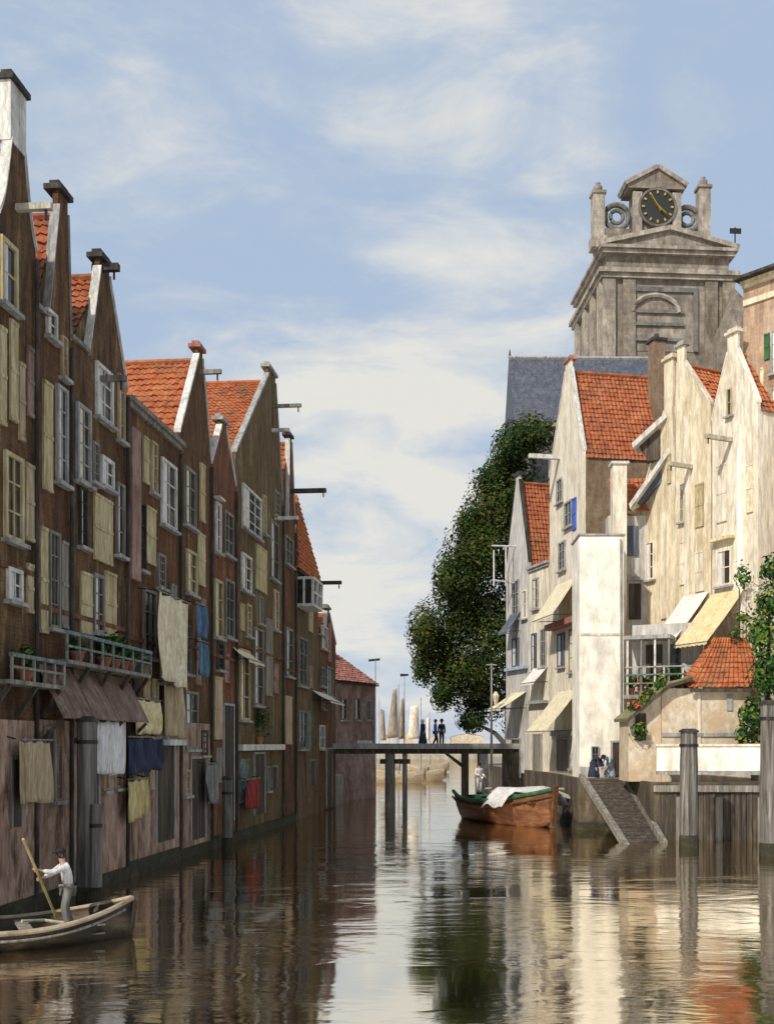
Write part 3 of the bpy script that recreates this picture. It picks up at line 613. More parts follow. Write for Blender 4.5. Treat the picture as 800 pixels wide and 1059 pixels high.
# gallery and lean-to roof on the near left houses
def gallery(fr, pxa, pxb, py_floor, py_rail, out, label, m1, m2, posts=6):
    xa, xb = fr.lx(pxa), fr.lx(pxb); mid = (pxa+pxb)/2; zf, zr = fr.lz(mid, py_floor), fr.lz(mid, py_rail)
    p = fr.world(xa, 0); t = thing('gallery', label, 'balcony', (p.x, p.y, zf), fr.rz); w = xb-xa
    MB().box((0, -out, -.1), (w, -.06, 0)).build('floor', M['timber'], t)
    MB().box((0, -out-.04, zr-zf-.06), (w, -out+.06, zr-zf+.03)).build('handrail', M[m1], t)
    MB().box((0, -out-.02, (zr-zf)*.45), (w, -out+.04, (zr-zf)*.45+.06)).build('lower_rail', M[m2], t)
    for k in range(posts+1): x = .04+(w-.08)*k/posts; MB().box((x-.035, -out-.015, 0), (x+.035, -out+.035, zr-zf-.062)).build('post', M[m2], t)
    for k in range(posts//2+1): x = .1+(w-.2)*k/(posts//2); MB().bar((x, -.06, -.8), (x, -out+.1, -.12), .1).build('brace', M['timber_dark'], t)
    return t
gallery(LF, 45, 137, 690, 664, .62, 'long wooden gallery with blue grey rails across dark house fronts', 'blue_rail', 'green_rail', 8)
gallery(LF, -14, 44, 706, 681, .6, 'short low wooden gallery with green rails at the left edge', 'green_rail', 'timber', 5)
def leanto(fr, pxa, pxb, py0, py1, out, label, m):
    xa, xb = fr.lx(pxa), fr.lx(pxb); mid = (pxa+pxb)/2; z1 = fr.lz(mid, py0); z0 = fr.lz(mid, py1, out)
    p = fr.world(xa, 0); t = thing('lean_to_roof', label, 'canopy', (p.x, p.y, z0), fr.rz); w = xb-xa; n = int(w/.28)
    q = MB()
    for k in range(n):
        a, b = w*k/n, w*(k+1)/n-.015; l = random.uniform(0, .03)
        q.prism([(a, 0), (b, 0), (b, .001), (a, .001)], 0, .001)
        i = len(q.v); q.v += [(a, -.06, z1-z0+l), (b, -.06, z1-z0+l), (b, -out, l), (a, -out, l), (a, -.06, z1-z0+l-.05), (b, -.06, z1-z0+l-.05), (b, -out, l-.05), (a, -out, l-.05)]
        q.f += [tuple(i+j for j in f) for f in ((0, 1, 2, 3), (7, 6, 5, 4), (0, 4, 5, 1), (1, 5, 6, 2), (2, 6, 7, 3), (3, 7, 4, 0))]
    q.build('boards', M[m], t)
    for k in range(4): x = .1+(w-.2)*k/3; MB().bar((x, -.06, -.7), (x, -out+.06, -.06), .08).build('bracket', M['timber_dark'], t)
    return t
leanto(LF, 36, 130, 694, 742, .75, 'wide brown boarded lean-to roof beneath the long gallery', 'lean')
for i, (px, py, hh) in enumerate(((108, 678, .7), (118, 683, .8), (127, 682, .6), (134, 680, .55), (26, 676, .6), (80, 668, .4))):
    d = ld(px)-.6
    lab = ['bushy green plant on the long gallery, left of the larger clump', 'largest green plant on the long gallery', 'small round green plant on the long gallery', 'rightmost green plant at the end of the long gallery', 'dark green plant above the short gallery at the left edge', 'tiny green plant on the left part of the long gallery'][i]
    g = potplant(px, 690 if px > 44 else 706, d, hh, lab, seed=i); g.location.z = LF.lz(91, 690) if px > 44 else LF.lz(15, 706)
LAU = 'cloths hung out on the left house fronts'
cloth('hanging_sheet', LF, 101, 745, 130, 797, .55, 'cloth_white', 'white sheet hanging beside the tall mooring post', group=LAU)
cloth('hanging_blanket', LF, 134, 763, 167, 799, .5, 'cloth_navy', 'dark navy blanket hanging right of the white sheet', group=LAU)
cloth('hanging_cloth', LF, 134, 806, 152, 846, .42, 'cloth_yellow', 'faded yellow cloth hanging low below the navy blanket', group=LAU)
cloth('hanging_cloth', LF, 141, 724, 165, 760, .4, 'awn_yellow', 'yellow canvas cloth hanging above the navy blanket', group=LAU)
cloth('hanging_blind', LF, 165, 618, 195, 704, .7, 'awn_cream', 'large cream canvas blind hung from a pole on dark front', group=LAU)
cloth('hanging_cloth', LF, 170, 708, 190, 764, .3, 'tan', 'pale tan cloth hanging directly below the big cream blind', group=LAU)
cloth('hanging_shirt', LF, 204, 626, 213, 660, .5, 'cloth_blue', 'upper blue shirt drying on the brown gable front', group=LAU)
cloth('hanging_shirt', LF, 206, 664, 214, 700, .5, 'cloth_blue', 'lower blue shirt drying on the brown gable front', group=LAU)
cloth('hanging_mat', LF, 20, 766, 52, 832, .3, 'tan', 'tan straw mat hanging at the left edge behind the boatman', group=LAU)
cloth('hanging_cloth', LF, 256, 806, 268, 834, .4, 'cloth_red', 'small red cloth hanging low above the water', group=LAU)
cloth('hanging_cloth', LF, 214, 790, 226, 830, .4, 'cloth_grey', 'grey green cloth hanging near the short mooring post', group=LAU)
awning(LF, 322.5, 338, 716, .6, 1.1, 'awn_white', 'small white awning on the last dark house before the bridge')
awning(LF, 240, 257, 672, .5, .7, 'awn_cream', 'narrow cream awning above a window of the broad gable house')
g = potplant(268, 770, ld(268)-.5, 1.5, 'dark round shrub on the ledge of the broad gable house', seed=31); g.location.z = LF.lz(268, 770)+.02

# mooring posts
def pile(px, py_top, d, w, label, m='post_wood', cap=True):
    p = atz(px, -1.0, d); zt = at(px, py_top, d).z+1.0; r = w/F*d/2
    t = thing('mooring_post', label, 'post', p)
    rnd = random.Random(px); prof = []
    for k in range(9): z = zt*k/8; prof.append((r*(1.06-.12*k/8)*rnd.uniform(.94, 1.05), z))
    q = MB().lathe(prof, 14); o = q.build('post', M[m], t, smooth=False)
    if cap: MB().lathe([(r*1.08, zt-.02), (r*1.1, zt+.05), (r*.7, zt+.13)], 14).build('cap', M['darktrim'], t)
    MB().lathe([(r*1.09, 0), (r*1.09, 1.35), (r*1.0, 1.5)], 14).build('tide_line', M['slime'], t)
    MB().lathe([(r*1.05, zt-.6), (r*1.05, zt-.5)], 14).build('iron_band', M['iron'], t)
    return t
pile(90, 746, 28.2, 21, 'tall thick grey mooring post behind the rowing boat')
pile(99, 832, 27.6, 13, 'shorter pale mooring post touching the tall post by the boat', cap=False)
pile(235, 806, 42.3, 11, 'thin grey mooring post standing before the small narrow gable house')
pile(712, 757, 43.5, 19, 'weathered grey mooring post before the white quay parapet')
pile(795, 728, 40.0, 19, 'tall grey mooring post at the right edge under the ivy')

# ------------------------------------------------------------------ right bank
GR = 'houses on the sunlit right bank'
A1 = frpx(568, 66, 603, 60)
H['A'] = h = House(A1, 568, 603, 480, (587, 374), 'white fronted gable house with big red roof left of the tall white wall', 'cream_pale', mside='brown', mroof='tile', depth=5.6, zb=2.3, neck=(.9, .55), cap='tile_dusty', group=GR)
h.beam(578, 473, 1.9, 'whitetrim', .25); h.win(584, 518, 592, 545, 'greytrim', (2, 2)); h.shut(592, 515, 596, 548, 'cloth_cobalt'); h.win(576, 495, 582, 520, 'greytrim', (2, 2)); h.win(578, 560, 585, 590, 'greytrim', (2, 3)); h.win(577, 655, 584, 690, 'blue_shutter', (2, 2)); h.win(589, 650, 597, 695, 'timber', (2, 3)); h.band(572, 642, 602, 648, 'tile_dusty', 'ledge', -.6)
h.door(577, 765, 588, 812, 'timber'); h.win(590, 765, 598, 795, 'greytrim', (2, 2)); h.band(571, 756, 602, 761, 'greytrim', 'lintel', -.2)
h.chimney(4.5, 5.1, h.ze-1, h.zp+1.1, .75, 'brown')
awning(A1, 575, 597, 601, 2.2, 1.5, 'awn_cream', 'upper cream awning on the white gable house')
awning(A1, 577, 599, 714, 2.4, 2.0, 'awn_cream', 'large lower cream awning over the white house entrance')
# white tall wall house
WF = frpx(599, 55, 645, 55)
def flatblock(fr, px0, px1, py_top, depth, label, m, zb=2.3, name='canal_house', group=GR):
    o = House.__new__(House); o.used = []; o.fr = fr; o.x0 = fr.lx(px0); o.x1 = fr.lx(px1); o.zb = zb; o.out = 0; o.w = w = o.x1-o.x0
    p = fr.world(o.x0); o.t = thing(name, label, 'house', (p.x, p.y, zb), fr.rz, group); o.ze = o.zp = zt = EYE+(HY-py_top)/F*fr.world((o.x0+o.x1)/2).y-zb
    MB().box((0, 0, 0), (w, depth, zt)).build('wall', M[m], o.t, bevel=.03)
    MB().box((-.06, -.06, zt), (w+.06, depth+.05, zt+.1)).build('coping', M['greytrim'], o.t)
    return o
H['W'] = h = flatblock(WF, 599, 645, 554, 2.6, 'tall blank whitewashed narrow house with flat top above the ramp', 'white')
h.band(600, 655, 644, 657.5, 'cream_pale', 'string_course', -.03); h.door(633, 768, 642, 803, 'timber_dark'); h.win(611, 772, 619, 788, 'greytrim', (2, 2))
h.plinth(793, 'greywhite', -.04)
MB().tube([(h.w-.18, -.09, .1), (h.w-.18, -.09, h.ze-.2)], .05, 8).build('drainpipe', M['greytrim'], h.t)
# brick back wall with white pillar (R4)
F4 = frpx(630, 57.6, 664, 57.6)
p4 = F4.p; t = thing('back_house', 'low grey house with scrap of red roof and white pillar behind the white wall', 'house', (p4.x, p4.y, 2.3), 0, GR)
w4 = F4.len; zz = lambda py: EYE+(HY-py)/F*57.6-2.3
MB().box((0, .3, 0), (w4+.9, 1.3, zz(532))).build('wall', M['greywhite'], t)
q = MB(); tiles(q, (.2, 1.4, zz(488)), (w4+.9, 1.4, zz(488)), (w4+.9, .1, zz(528)), (.2, .1, zz(528))); q.build('roof', M['tile_bright'], t, solid=.04)
MB().box((.1, -.45, 0), (.85, .29, zz(482))).build('pillar', M['cream_pale'], t)
MB().box((0, -.55, zz(482)), (.95, .35, zz(482)+.14)).build('pillar_cap', M['whitetrim'], t)
MB().box((1.0, .2, zz(574)), (1.6, .298, zz(543))).build('window', M['blue_shutter'], t)
MB().box((.95, .05, zz(600)), (w4, .298, zz(596))).build('ledge', M['greytrim'], t)
MB().box((1.1, .2, zz(640)), (1.75, .298, zz(603))).build('doorway', M['timber_dark'], t)
# cream gables
F3b = frpx(655, 59, 700, 55.5); F3 = frpx(698, 55.4, 735.5, 53); F2 = frpx(735.5, 52.9, 784, 50)
H['R3b'] = h = House(F3b, 661, 699, 520, (691, 372), 'cream gable house with long sloping left shoulder and attic canopies', 'cream', mroof='tile', depth=2.5, zb=2.3, neck=(.75, 2.7), cap='cream', mcope='cream_pale', group=GR)
h.band(684, 530, 689, 640, 'cream_pale', 'pilaster', -.12); h.win(668, 560, 677, 600, 'cream_pale', (2, 3)); h.shut(690, 470, 694, 500, 'ochre')
# sloping canopies of the attic hatch
def canopy(h, pxa, pya, pxb, pyb, out, m, und, label):
    pass
H['R3'] = h = House(F3, 698.5, 735, 425, (703.5, 358), 'cream gable house with slim neck and red roof, second from right', 'cream', mroof='tile_bright', depth=3.4, zb=2.3, neck=(.55, .9), cap='greytrim', mcope='cream_pale', group=GR)
h.beam(715, 483, 1.5, 'timber_pale', .2); h.band(709, 430, 714, 640, 'cream_pale', 'pilaster', -.12); h.shut(719, 500, 728, 545, 'ochre', 2); h.win(703, 500, 708, 540, 'cream_pale', (2, 3)); h.shut(719, 570, 728, 612, 'cream_pale', 2); h.shut(703, 560, 708, 605, 'cream_pale')
H['R2'] = h = House(F2, 736, 784, 425, (757, 345), 'tallest pale cream gable house standing against the rose brown building', 'cream_pale', mroof='tile', depth=1.4, zb=2.3, neck=(.7, .9), cap='cream_pale', mcope='white', group=GR)
h.win(752, 402, 757, 430, 'ochre', (1, 2)); h.beam(756, 455, 1.6, 'timber_pale', .2); h.band(764, 440, 769, 640, 'white', 'pilaster', -.14); h.shut(741, 480, 752, 540, 'cream_pale', 2); h.band(738, 556, 760, 559, 'awn_yellow', 'ledge', -.35); h.win(741, 568, 757, 606, 'cream_pale', (2, 2)); h.shut(772, 480, 779, 530, 'awn_cream')
F1 = frpx(768, 52, 880, 48)
H['R1'] = h = House(F1, 768, 880, 277, None, 'tall rose brown brick building with cream cornice at the right edge', 'rosebrown', mcope='cream', depth=6, zb=2.3, group=GR, flat=True)
h.band(769, 296, 860, 302, 'cream', 'string_course', -.1); h.shut(790, 345, 796, 372, 'green_shutter'); h.win(797, 340, 812, 385, 'greytrim', (2, 3)); h.shut(786, 380, 790, 470, 'awn_yellow'); h.win(788, 490, 800, 545, 'timber', (2, 3)); h.win(797, 400, 812, 460, 'greytrim', (2, 3))
MB().box((-.2, -.6, h.ze+.162), (h.w, .5, h.ze+.3)).build('eaves_board', M['darktrim'], h.t)
# attic canopies: sloping white boards with dark undersides, hung on the left shoulder of the long-sloped gable
def hatch_canopy(pa, pb, d0, d1, label, mu):
    a, b = at(pa[0], pa[1], d0), at(pb[0], pb[1], d1)
    t = thing('hatch_canopy', label, 'canopy', b); v = a-b; dep = Vector((.55, 1.1, 0))
    n = Vector((-.2, 0, .98))
    q = MB(); i = 0
    P = [Vector((0, 0, 0)), v, v+dep, dep]
    q.v = [tuple(p) for p in P]+[tuple(p-n*.28) for p in P]
    q.f = [(0, 1, 2, 3), (7, 6, 5, 4), (0, 4, 5, 1), (1, 5, 6, 2), (2, 6, 7, 3), (3, 7, 4, 0)]
    q.build('roof_board', M['whitetrim'], t)
    q = MB(); P = [v*.12-n*.3, v*.98-n*.3, v*.98-Vector((0, 0, 2.0 if mu == 'timber_dark' else 1.0))-n*.3, v*.35-Vector((0, 0, 1.0 if mu == 'timber_dark' else .1))-n*.45]
    off = Vector((.2, .4, 0)); q.v = [tuple(p+off) for p in P]+[tuple(p+dep) for p in P]
    q.f = [(0, 1, 2, 3), (7, 6, 5, 4), (0, 4, 5, 1), (1, 5, 6, 2), (2, 6, 7, 3), (3, 7, 4, 0)]
    q.build('side_panel', M[mu], t)
    return t
hatch_canopy((688, 426), (653, 458), 56.2, 57, 'upper white hatch canopy with dark underside on the cream gable shoulder', 'timber_dark')
hatch_canopy((694, 458), (650, 521), 56.0, 57, 'lower white hatch canopy with slate blue panel on the cream gable shoulder', 'blue_shutter')
# houses further along towards the bridge
A0 = frpx(522, 73, 568, 66.2)
H['R6'] = h = House(A0, 523, 547, 586, (535, 492), 'small grey white house with steep red roof before the dark tree', 'greywhite', mroof='tile', mcope='darktrim', depth=4.2, zb=2.3, neck=(.6, .4), cap='darktrim', group=GR)
h.win(530, 600, 537, 640, 'greytrim', (2, 3)); h.win(530, 660, 537, 690, 'blue_shutter', (2, 2)); h.win(540, 610, 545, 640, 'cream_pale', (1, 2)); h.door(530, 765, 538, 805, 'timber_dark'); h.band(525, 690, 546, 693, 'cloth_pale_blue', 'ledge', -.3)
H['R6b'] = h = House(A0, 547, 567.5, 586, None, 'flat topped pale house squeezed between steep red roof and white gable', 'cream_pale', mcope='greytrim', mroof='tile', depth=4, zb=2.3, group=GR, flat=True)
h.win(551, 598, 557, 630, 'greytrim', (2, 3)); h.win(559, 650, 565, 690, 'greytrim', (2, 3)); h.win(550, 655, 555, 695, 'blue_shutter', (2, 3)); h.band(548, 725, 567, 728, 'greytrim', 'ledge', -.4); h.door(552, 760, 560, 808, 'timber')
awning(A0, 530, 544, 716, 1.1, 1.8, 'awn_cream', 'small cream awning nearest the bridge on the grey house', )
awning(A0, 552, 566, 690, 1.0, .9, 'awn_white', 'small white awning on the flat topped pale house')
awning(A0, 528, 538, 634, 1.3, .9, 'blue_shutter', 'small dark blue awning high on the grey house')
# drying poles
t = thing('pole_frame', 'white washing pole frame standing before the dark tree', 'pole', at(519, 600, 71)); z0 = t.location.z
for dx, l in ((-.55, 2.0), (.25, 2.3)): MB().tube([(dx, 0, -.4), (dx, 0, l)], .06, 6).build('post', M['whitetrim'], t)
MB().tube([(-.7, 0, 2.3), (1.15, .3, 2.3)], .06, 6).build('crossbar', M['whitetrim'], t)
MB().tube([(-.55, 0, 0), (1.4, .5, -.2)], .06, 6).build('support_arm', M['whitetrim'], t)
t = thing('street_lamp', 'thin post with pale lantern before the dark tree near the bridge', 'lamp', atz(508, 2.5, 69.5))
MB().tube([(0, 0, 0), (0, 0, 7.0)], [.09, .05], 8).build('post', M['greytrim'], t); MB().tube([(-.35, 0, 6.9), (.35, 0, 6.9)], .04, 6).build('crossbar', M['greytrim'], t)
MB().lathe([(.1, 4.3), (.22, 4.9), (.08, 5.15)], 8, (.28, 0, 0)).build('lantern', M['awn_cream'], t)

# veranda with awnings
VF = frpx(647, 52.2, 722, 50.8)
xa, xb = VF.lx(648), VF.lx(722); p = VF.world(xa); w = xb-xa; vz = lambda py: EYE+(HY-py)/F*51.3-2.5
t = thing('veranda', 'weathered veranda with rails below the yellow awnings on the right', 'balcony', (p.x, p.y, 2.5), VF.rz)
MB().box((0, .05, 0), (w, 1.5, vz(722))).build('lower_wall', M['beige'], t)
MB().box((-.1, -.15, vz(722)), (w, 1.5, vz(718))).build('floor', M['timber'], t)
MB().box((0, 1.2, vz(718)), (w, 1.5, vz(642))).build('back_wall', M['greywhite'], t)
MB().box((-.1, -.2, vz(660)), (w*.62, 1.5, vz(656))).build('roof_edge', M['greytrim'], t)
MB().box((.7, 1.1, vz(715)), (1.5, 1.198, vz(664))).build('doorway', M['timber_dark'], t)
MB().box((1.8, 1.1, vz(708)), (2.4, 1.198, vz(664))).build('window', M['glass'], t)
for k in range(6): x = .05+(w-.1)*k/5; MB().box((x-.05, -.12, vz(718)), (x+.05, -.02, vz(660) if k < 4 else vz(690))).build('post', M['timber' if k % 2 else 'whitetrim'], t)
for py, m in ((690, 'greytrim'), (698, 'green_rail'), (707, 'timber')): MB().box((-.05, -.17, vz(py)), (w, -.125, vz(py)+.07)).build('rail', M[m], t)
MB().box((.3, -.05, vz(764)), (1.2, .048, vz(734))).build('window', M['timber_dark'], t)
MB().box((1.6, -.05, vz(800)), (2.2, .048, vz(745))).build('door', M['greywhite'], t)
vlab = ['leafy plant at left end of the veranda floor', 'red flowering plant low on the veranda rail', 'yellow green plant in the middle of the veranda', 'tall yellow green plant beneath the slim white awning', 'dark leafy plant near right end of the veranda', 'round green plant above the beige shed wall', 'red flowering plant at right end of the veranda']
for i, (px, hh, f) in enumerate(((652, .7, 0), (663, .6, 40), (676, .8, 0), (692, 1.1, 0), (704, .9, 0), (672, .5, 0), (712, .7, 30))):
    g = potplant(px, 718, 51.0-(.5 if i == 5 else 0), hh, vlab[i], fl=f, seed=40+i)
    g.location.z = vz(718)+2.5+.01
    q = VF.pt(px, -.35 if i != 5 else -.8); g.location.x, g.location.y = q.x, q.y
AW = frpx(700, 54.2, 790, 49.2)
awning(F2, 735, 770, 612, 2.6, 2.3, 'awn_yellow', 'broad yellow awning spread out in front of the cream gables', back=.05)
awning(F3, 707, 733, 614, 2.4, 2.1, 'awn_white', 'slim off white awning left of the broad yellow awning', back=.05)
for i, (px, py, hh, f, lab) in enumerate(((656, 742, .7, 30, 'red flowering creeper low on the mossy lean-to roof'), (668, 733, .8, 0, 'green creeper halfway up the mossy lean-to roof'), (682, 722, .9, 0, 'yellow green creeper near the top of the mossy lean-to roof'), (660, 770, .9, 0, 'dark green shrub on the quay below the mossy lean-to roof'))):
    g = potplant(px, py, 48.4, hh, lab, pot=False, fl=f, seed=70+i); g.location.z -= .15
# shed with hipped red roof and white quay parapet
SF = frpx(684, 48.6, 776, 48.6); w = SF.len; p = SF.p; sz = lambda py: EYE+(HY-py)/F*48.6-2.5; sx = lambda px: (px-684)/F*48.6
t = thing('shed', 'low beige shed with red hipped roof behind the white parapet', 'shed', (p.x, p.y, 2.5), 0)
MB().box((0, 0, 0), (w, 2.2, sz(712))).build('wall', M['beige'], t)
q = MB(); e = .3
a, b = (sx(748), 1.4, sz(657)), (sx(782), 1.4, sz(657))
tiles(q, a, b, (w+.5, -e, sz(712)), (sx(712), -e, sz(712))); tiles(q, a, a, (sx(712), -e, sz(712)), (sx(716), 2.3, sz(705))); tiles(q, b, b, (w+.5, 2.3, sz(705)), (w+.5, -e, sz(712)))
q.build('roof', M['tile_bright'], t, solid=.05)
MB().prism([(sx(646), sz(746)), (sx(690), sz(709)), (sx(714), sz(702)), (sx(714), sz(700)), (sx(689), sz(705.5)), (sx(645), sz(743))], -.35, 2.6).build('side_roof', M['moss'], t)
MB().prism([(sx(645), sz(749)), (sx(690), sz(712)), (sx(714), sz(704)), (sx(714), sz(701)), (sx(690), sz(708)), (sx(645), sz(745))], -.45, -.352).build('verge_board', M['timber_dark'], t)
MB().prism([(sx(650), 0), (sx(684)-.01, 0), (sx(684)-.01, sz(716)), (sx(650), sz(744))], .1, 2.3).build('side_wall', M['beige'], t)
MB().box((sx(657), .04, sz(766)), (sx(668), .099, sz(738))).build('window', M['timber_dark'], t)
MB().box((sx(712), -e-.05, sz(716)), (w+.5, -e+.06, sz(712.5))).build('gutter', M['timber_dark'], t)
MB().box((sx(751), -.06, sz(735)), (sx(757), -.002, sz(718))).build('shutter', M['greytrim'], t)
MB().box((sx(721), -.05, 0), (sx(724), -.002, sz(716))).build('pilaster', M['cream_pale'], t)
MB().box((sx(684), -.07, sz(762)), (w, -.003, sz(758))).build('ledge', M['greytrim'], t)
PF = frpx(679, 47.1, 790, 46.75)
t = thing('parapet_wall', 'bright white parapet wall on the quay edge behind mooring posts', 'wall', (PF.p.x, PF.p.y, 2.5), PF.rz)
pz = lambda py: EYE+(HY-py)/F*46.9-2.5
w = PF.len; MB().box((0, -.02, pz(798)), (w, .22, pz(772))).build('wall', M['white'], t, bevel=.02)
MB().box((-.06, -.08, pz(772)), (w+.06, .28, pz(769.5))).build('coping', M['cream_pale'], t)
MB().box((0, -.05, pz(801.5)), (w, .3, pz(798.2))).build('kerb_stone', M['greytrim'], t)
# dark timber landing front below it
t = thing('landing_front', 'dark timber pile front of the quay beneath the white parapet', 'quay', (PF.p.x, PF.p.y, -1), PF.rz)
rnd = random.Random(3); q = MB(); x = .0
while x < w+.6:
    ww = rnd.uniform(.16, .34); q.box((x, -.28-rnd.uniform(0, .05), 0), (x+ww-.03, -.1, 3.1+rnd.uniform(-.1, .04))); x += ww
q.build('piling', M['timber_dark'], t)
MB().box((-.2, -.45, 3.12), (w+.7, -.09, 3.4)).build('capping_beam', M['timber'], t)
for x in (.9, 2.6, 4.4): MB().lathe([(.16, 0), (.15, 2.9)], 10, (x, -.5, 0)).build('fender_post', M['timber'], t)
# boat ramp
t = thing('boat_ramp', 'sloping plank ramp with pale side beams from quay to water', 'ramp', (8.15, 52.1, 2.5))
tl, tr = Vector((0, 0, .02)), Vector((1.95, 0, .02)); bl, br = Vector((.75, -7.4, -2.75)), Vector((2.35, -7.0, -2.75))
q = MB(); n = 22
for k in range(n):
    f0, f1 = k/n, (k+.86)/n; a, b, c, d = tl.lerp(bl, f0), tr.lerp(br, f0), tr.lerp(br, f1), tl.lerp(bl, f1); i = len(q.v)
    q.v += [tuple(p) for p in (a, b, c, d)]+[tuple(p-Vector((0, 0, .08))) for p in (a, b, c, d)]
    q.f += [tuple(i+j for j in f) for f in ((3, 2, 1, 0), (4, 5, 6, 7), (0, 1, 5, 4), (1, 2, 6, 5), (2, 3, 7, 6), (3, 0, 4, 7))]
q.build('planks', M['timber_dark'], t)
MB().bar(tl+Vector((-.05, 0, .12)), bl+Vector((-.05, 0, .12)), .26, .26).build('side_beam', M['timber'], t)
MB().bar(tr+Vector((.05, 0, .2)), br+Vector((.05, 0, .2)), .2, .3).build('side_beam', M['timber'], t)
# loose plank
t = tag(MB().bar((0, 0, 0), (1.35, -1.8, -.55), .3, .1).build('plank', M['timber_pale']), 'bleached plank leaning from the quay beside the barge', 'plank'); t.location = (6.9, 56.6, 1.9)

# ivy tree at the right edge
def tree(name, label, base, trunk, clumps, mats, size, seed, dens=.5, cat='tree'):
    t = thing(name, label, cat, base); b = Vector(base)
    MB().tube([p for p, r in trunk], [r for p, r in trunk], 9).build('trunk', M['bark'], t)
    rnd = random.Random(seed)
    top = Vector(trunk[-1][0])
    for c, rad, n in clumps:
        c = Vector(c); k = min(range(len(trunk)), key=lambda i: (Vector(trunk[i][0])-c).length+ (0 if trunk[i][0][2] < c.z else 5)); s0 = Vector(trunk[k][0])
        mid = s0.lerp(c, .5)+Vector((rnd.uniform(-.3, .3), rnd.uniform(-.3, .3), .15*(c-s0).length))
        r0 = trunk[k][1]*.5; q = MB().tube([s0, mid, c], [r0, r0*.6, r0*.25], 6); q.build('limb', M['bark'], t)
    crown('crown', clumps, mats, size, t, seed, dens)
    return t
bx = atz(792, 2.5, 47.9)
def lc(px, py, d, rx, ry, n, b, ry_=None): c = at(px, py, d)-Vector(b); s = d/F; return (tuple(c), (rx*s, (ry_ or rx*s), ry*s), n)
tree('leafy_tree', 'leafy green tree rising at the right edge behind the parapet', bx, [((0, 0, 0), .16), ((.05, 0, 2.5), .13), ((.1, 0, 5.5), .09), ((.15, 0, 8.5), .05)],
     [lc(797, 625, 47.6, 24, 26, 620, bx, .8), lc(786, 655, 47.5, 18, 24, 480, bx, .7), lc(800, 690, 47.3, 24, 34, 760, bx, .8), lc(776, 740, 47.4, 14, 22, 380, bx, .6), lc(800, 750, 47.5, 26, 30, 620, bx, .7), lc(768, 760, 47.4, 9, 12, 170, bx, .4), lc(770, 600, 48.3, 9, 14, 60, bx, .4), lc(800, 588, 48, 16, 20, 300, bx, .6), lc(790, 700, 47.2, 18, 26, 420, bx, .7), lc(782, 775, 47.6, 12, 16, 200, bx, .5)], LEAFB, .26, 12, .25)
bx = (at(765, 640, 49.8).x, 50.0, 2.5)
tree('climbing_plant', 'thin climbing plant beside the yellow awning against cream plaster', bx, [((0, 0, 0), .07), ((.05, 0, 4), .05), ((.02, 0, 9), .03)], [lc(766, 592, 49.8, 10, 14, 60, bx, .3), lc(769, 640, 49.8, 12, 12, 80, bx, .3), lc(761, 655, 49.6, 10, 8, 50, bx, .3)], LEAFB, .22, 14, .2, 'plant')
# big dark elm by the church
bx = (8.6, 84, 2.5)
cl = []
for (px, py, rx, ry, n) in ((548, 452, 34, 24, 700), (531, 462, 25, 24, 700), (508, 500, 20, 24, 560), (520, 520, 42, 40, 1100), (486, 545, 19, 27, 520), (497, 575, 44, 42, 1200), (463, 600, 18, 32, 540), (545, 590, 40, 60, 900), (478, 640, 44, 44, 1250), (438, 655, 19, 34, 600), (436, 690, 12, 22, 260), (520, 670, 45, 50, 900), (468, 696, 32, 32, 850), (498, 722, 34, 28, 750), (545, 735, 35, 40, 400), (487, 746, 17, 14, 260), (458, 720, 14, 18, 260), (508, 538, 24, 32, 600), (480, 600, 26, 40, 800), (505, 632, 34, 42, 800), (456, 672, 26, 34, 500), (532, 500, 34, 40, 600), (494, 690, 38, 40, 600), (492, 570, 22, 26, 450), (520, 484, 20, 20, 350)):
    d = 84+random.uniform(-2.2, 2.2); cl.append(lc(px, py, d, rx, ry, int(n*3.6), bx, 2.6))
tree('elm_tree', 'huge dark green tree leaning over the canal beyond the bridge', bx, [((0, 0, 0), .65), ((-.3, 0, 4), .5), ((-.8, 0, 9), .42), ((-1.4, 0, 15), .3), ((-1.2, 0, 21), .15)], cl, LEAF, .3, 21, .3)

# ------------------------------------------------------------------ church
TA = R(4); D0 = 118.0; X0 = (625-CX)/F*D0; TW = 14.5
t = thing('church_tower', 'massive grey stone church tower with a black gilded clock', 'church tower', (X0, D0, 2.5), TA)
tz = lambda py, d=D0: EYE+(HY-py)/F*d-2.5
tx = lambda px: ((px-CX)/F*D0-X0)
zc = tz(288)
MB().box((0, 0, 0), (TW, TW, zc)).build('tower_body', M['stone'], t)
MB().box((-.5, -.5, zc), (TW+.4, TW+.4, zc+.5)).box((-.8, -.8, zc+.5), (TW+.6, TW+.6, zc+1.0)).build('lower_cornice', M['stone_pale'], t)
z2 = tz(262)
MB().box((.3, .3, zc+1.0), (TW-.3, TW-.3, z2)).build('frieze', M['stone'], t)
MB().box((-.3, -.4, z2), (TW+.2, TW+.3, z2+.45)).box((-.6, -.7, z2+.45), (TW+.45, TW+.5, z2+.8)).build('upper_cornice', M['stone_pale'], t)
zp = tz(237)
MB().prism([(-.2, z2+.8), (TW+.1, z2+.8), (TW/2, zp)], -.2, 2.2).build('pediment', M['stone'], t)
pc = MB(); pc.bar((-.7, 1, z2+1.0), (TW/2, 1, zp+.25), 3.2, .5); pc.bar((TW+.6, 1, z2+1.0), (TW/2, 1, zp+.25), 3.2, .5); pc.build('pediment_coping', M['stone_pale'], t)
MB().box((1.2, 2.0, z2+.8), (TW-1.2, TW-.6, zp-.4)).build('attic_block', M['stone_dark'], t)
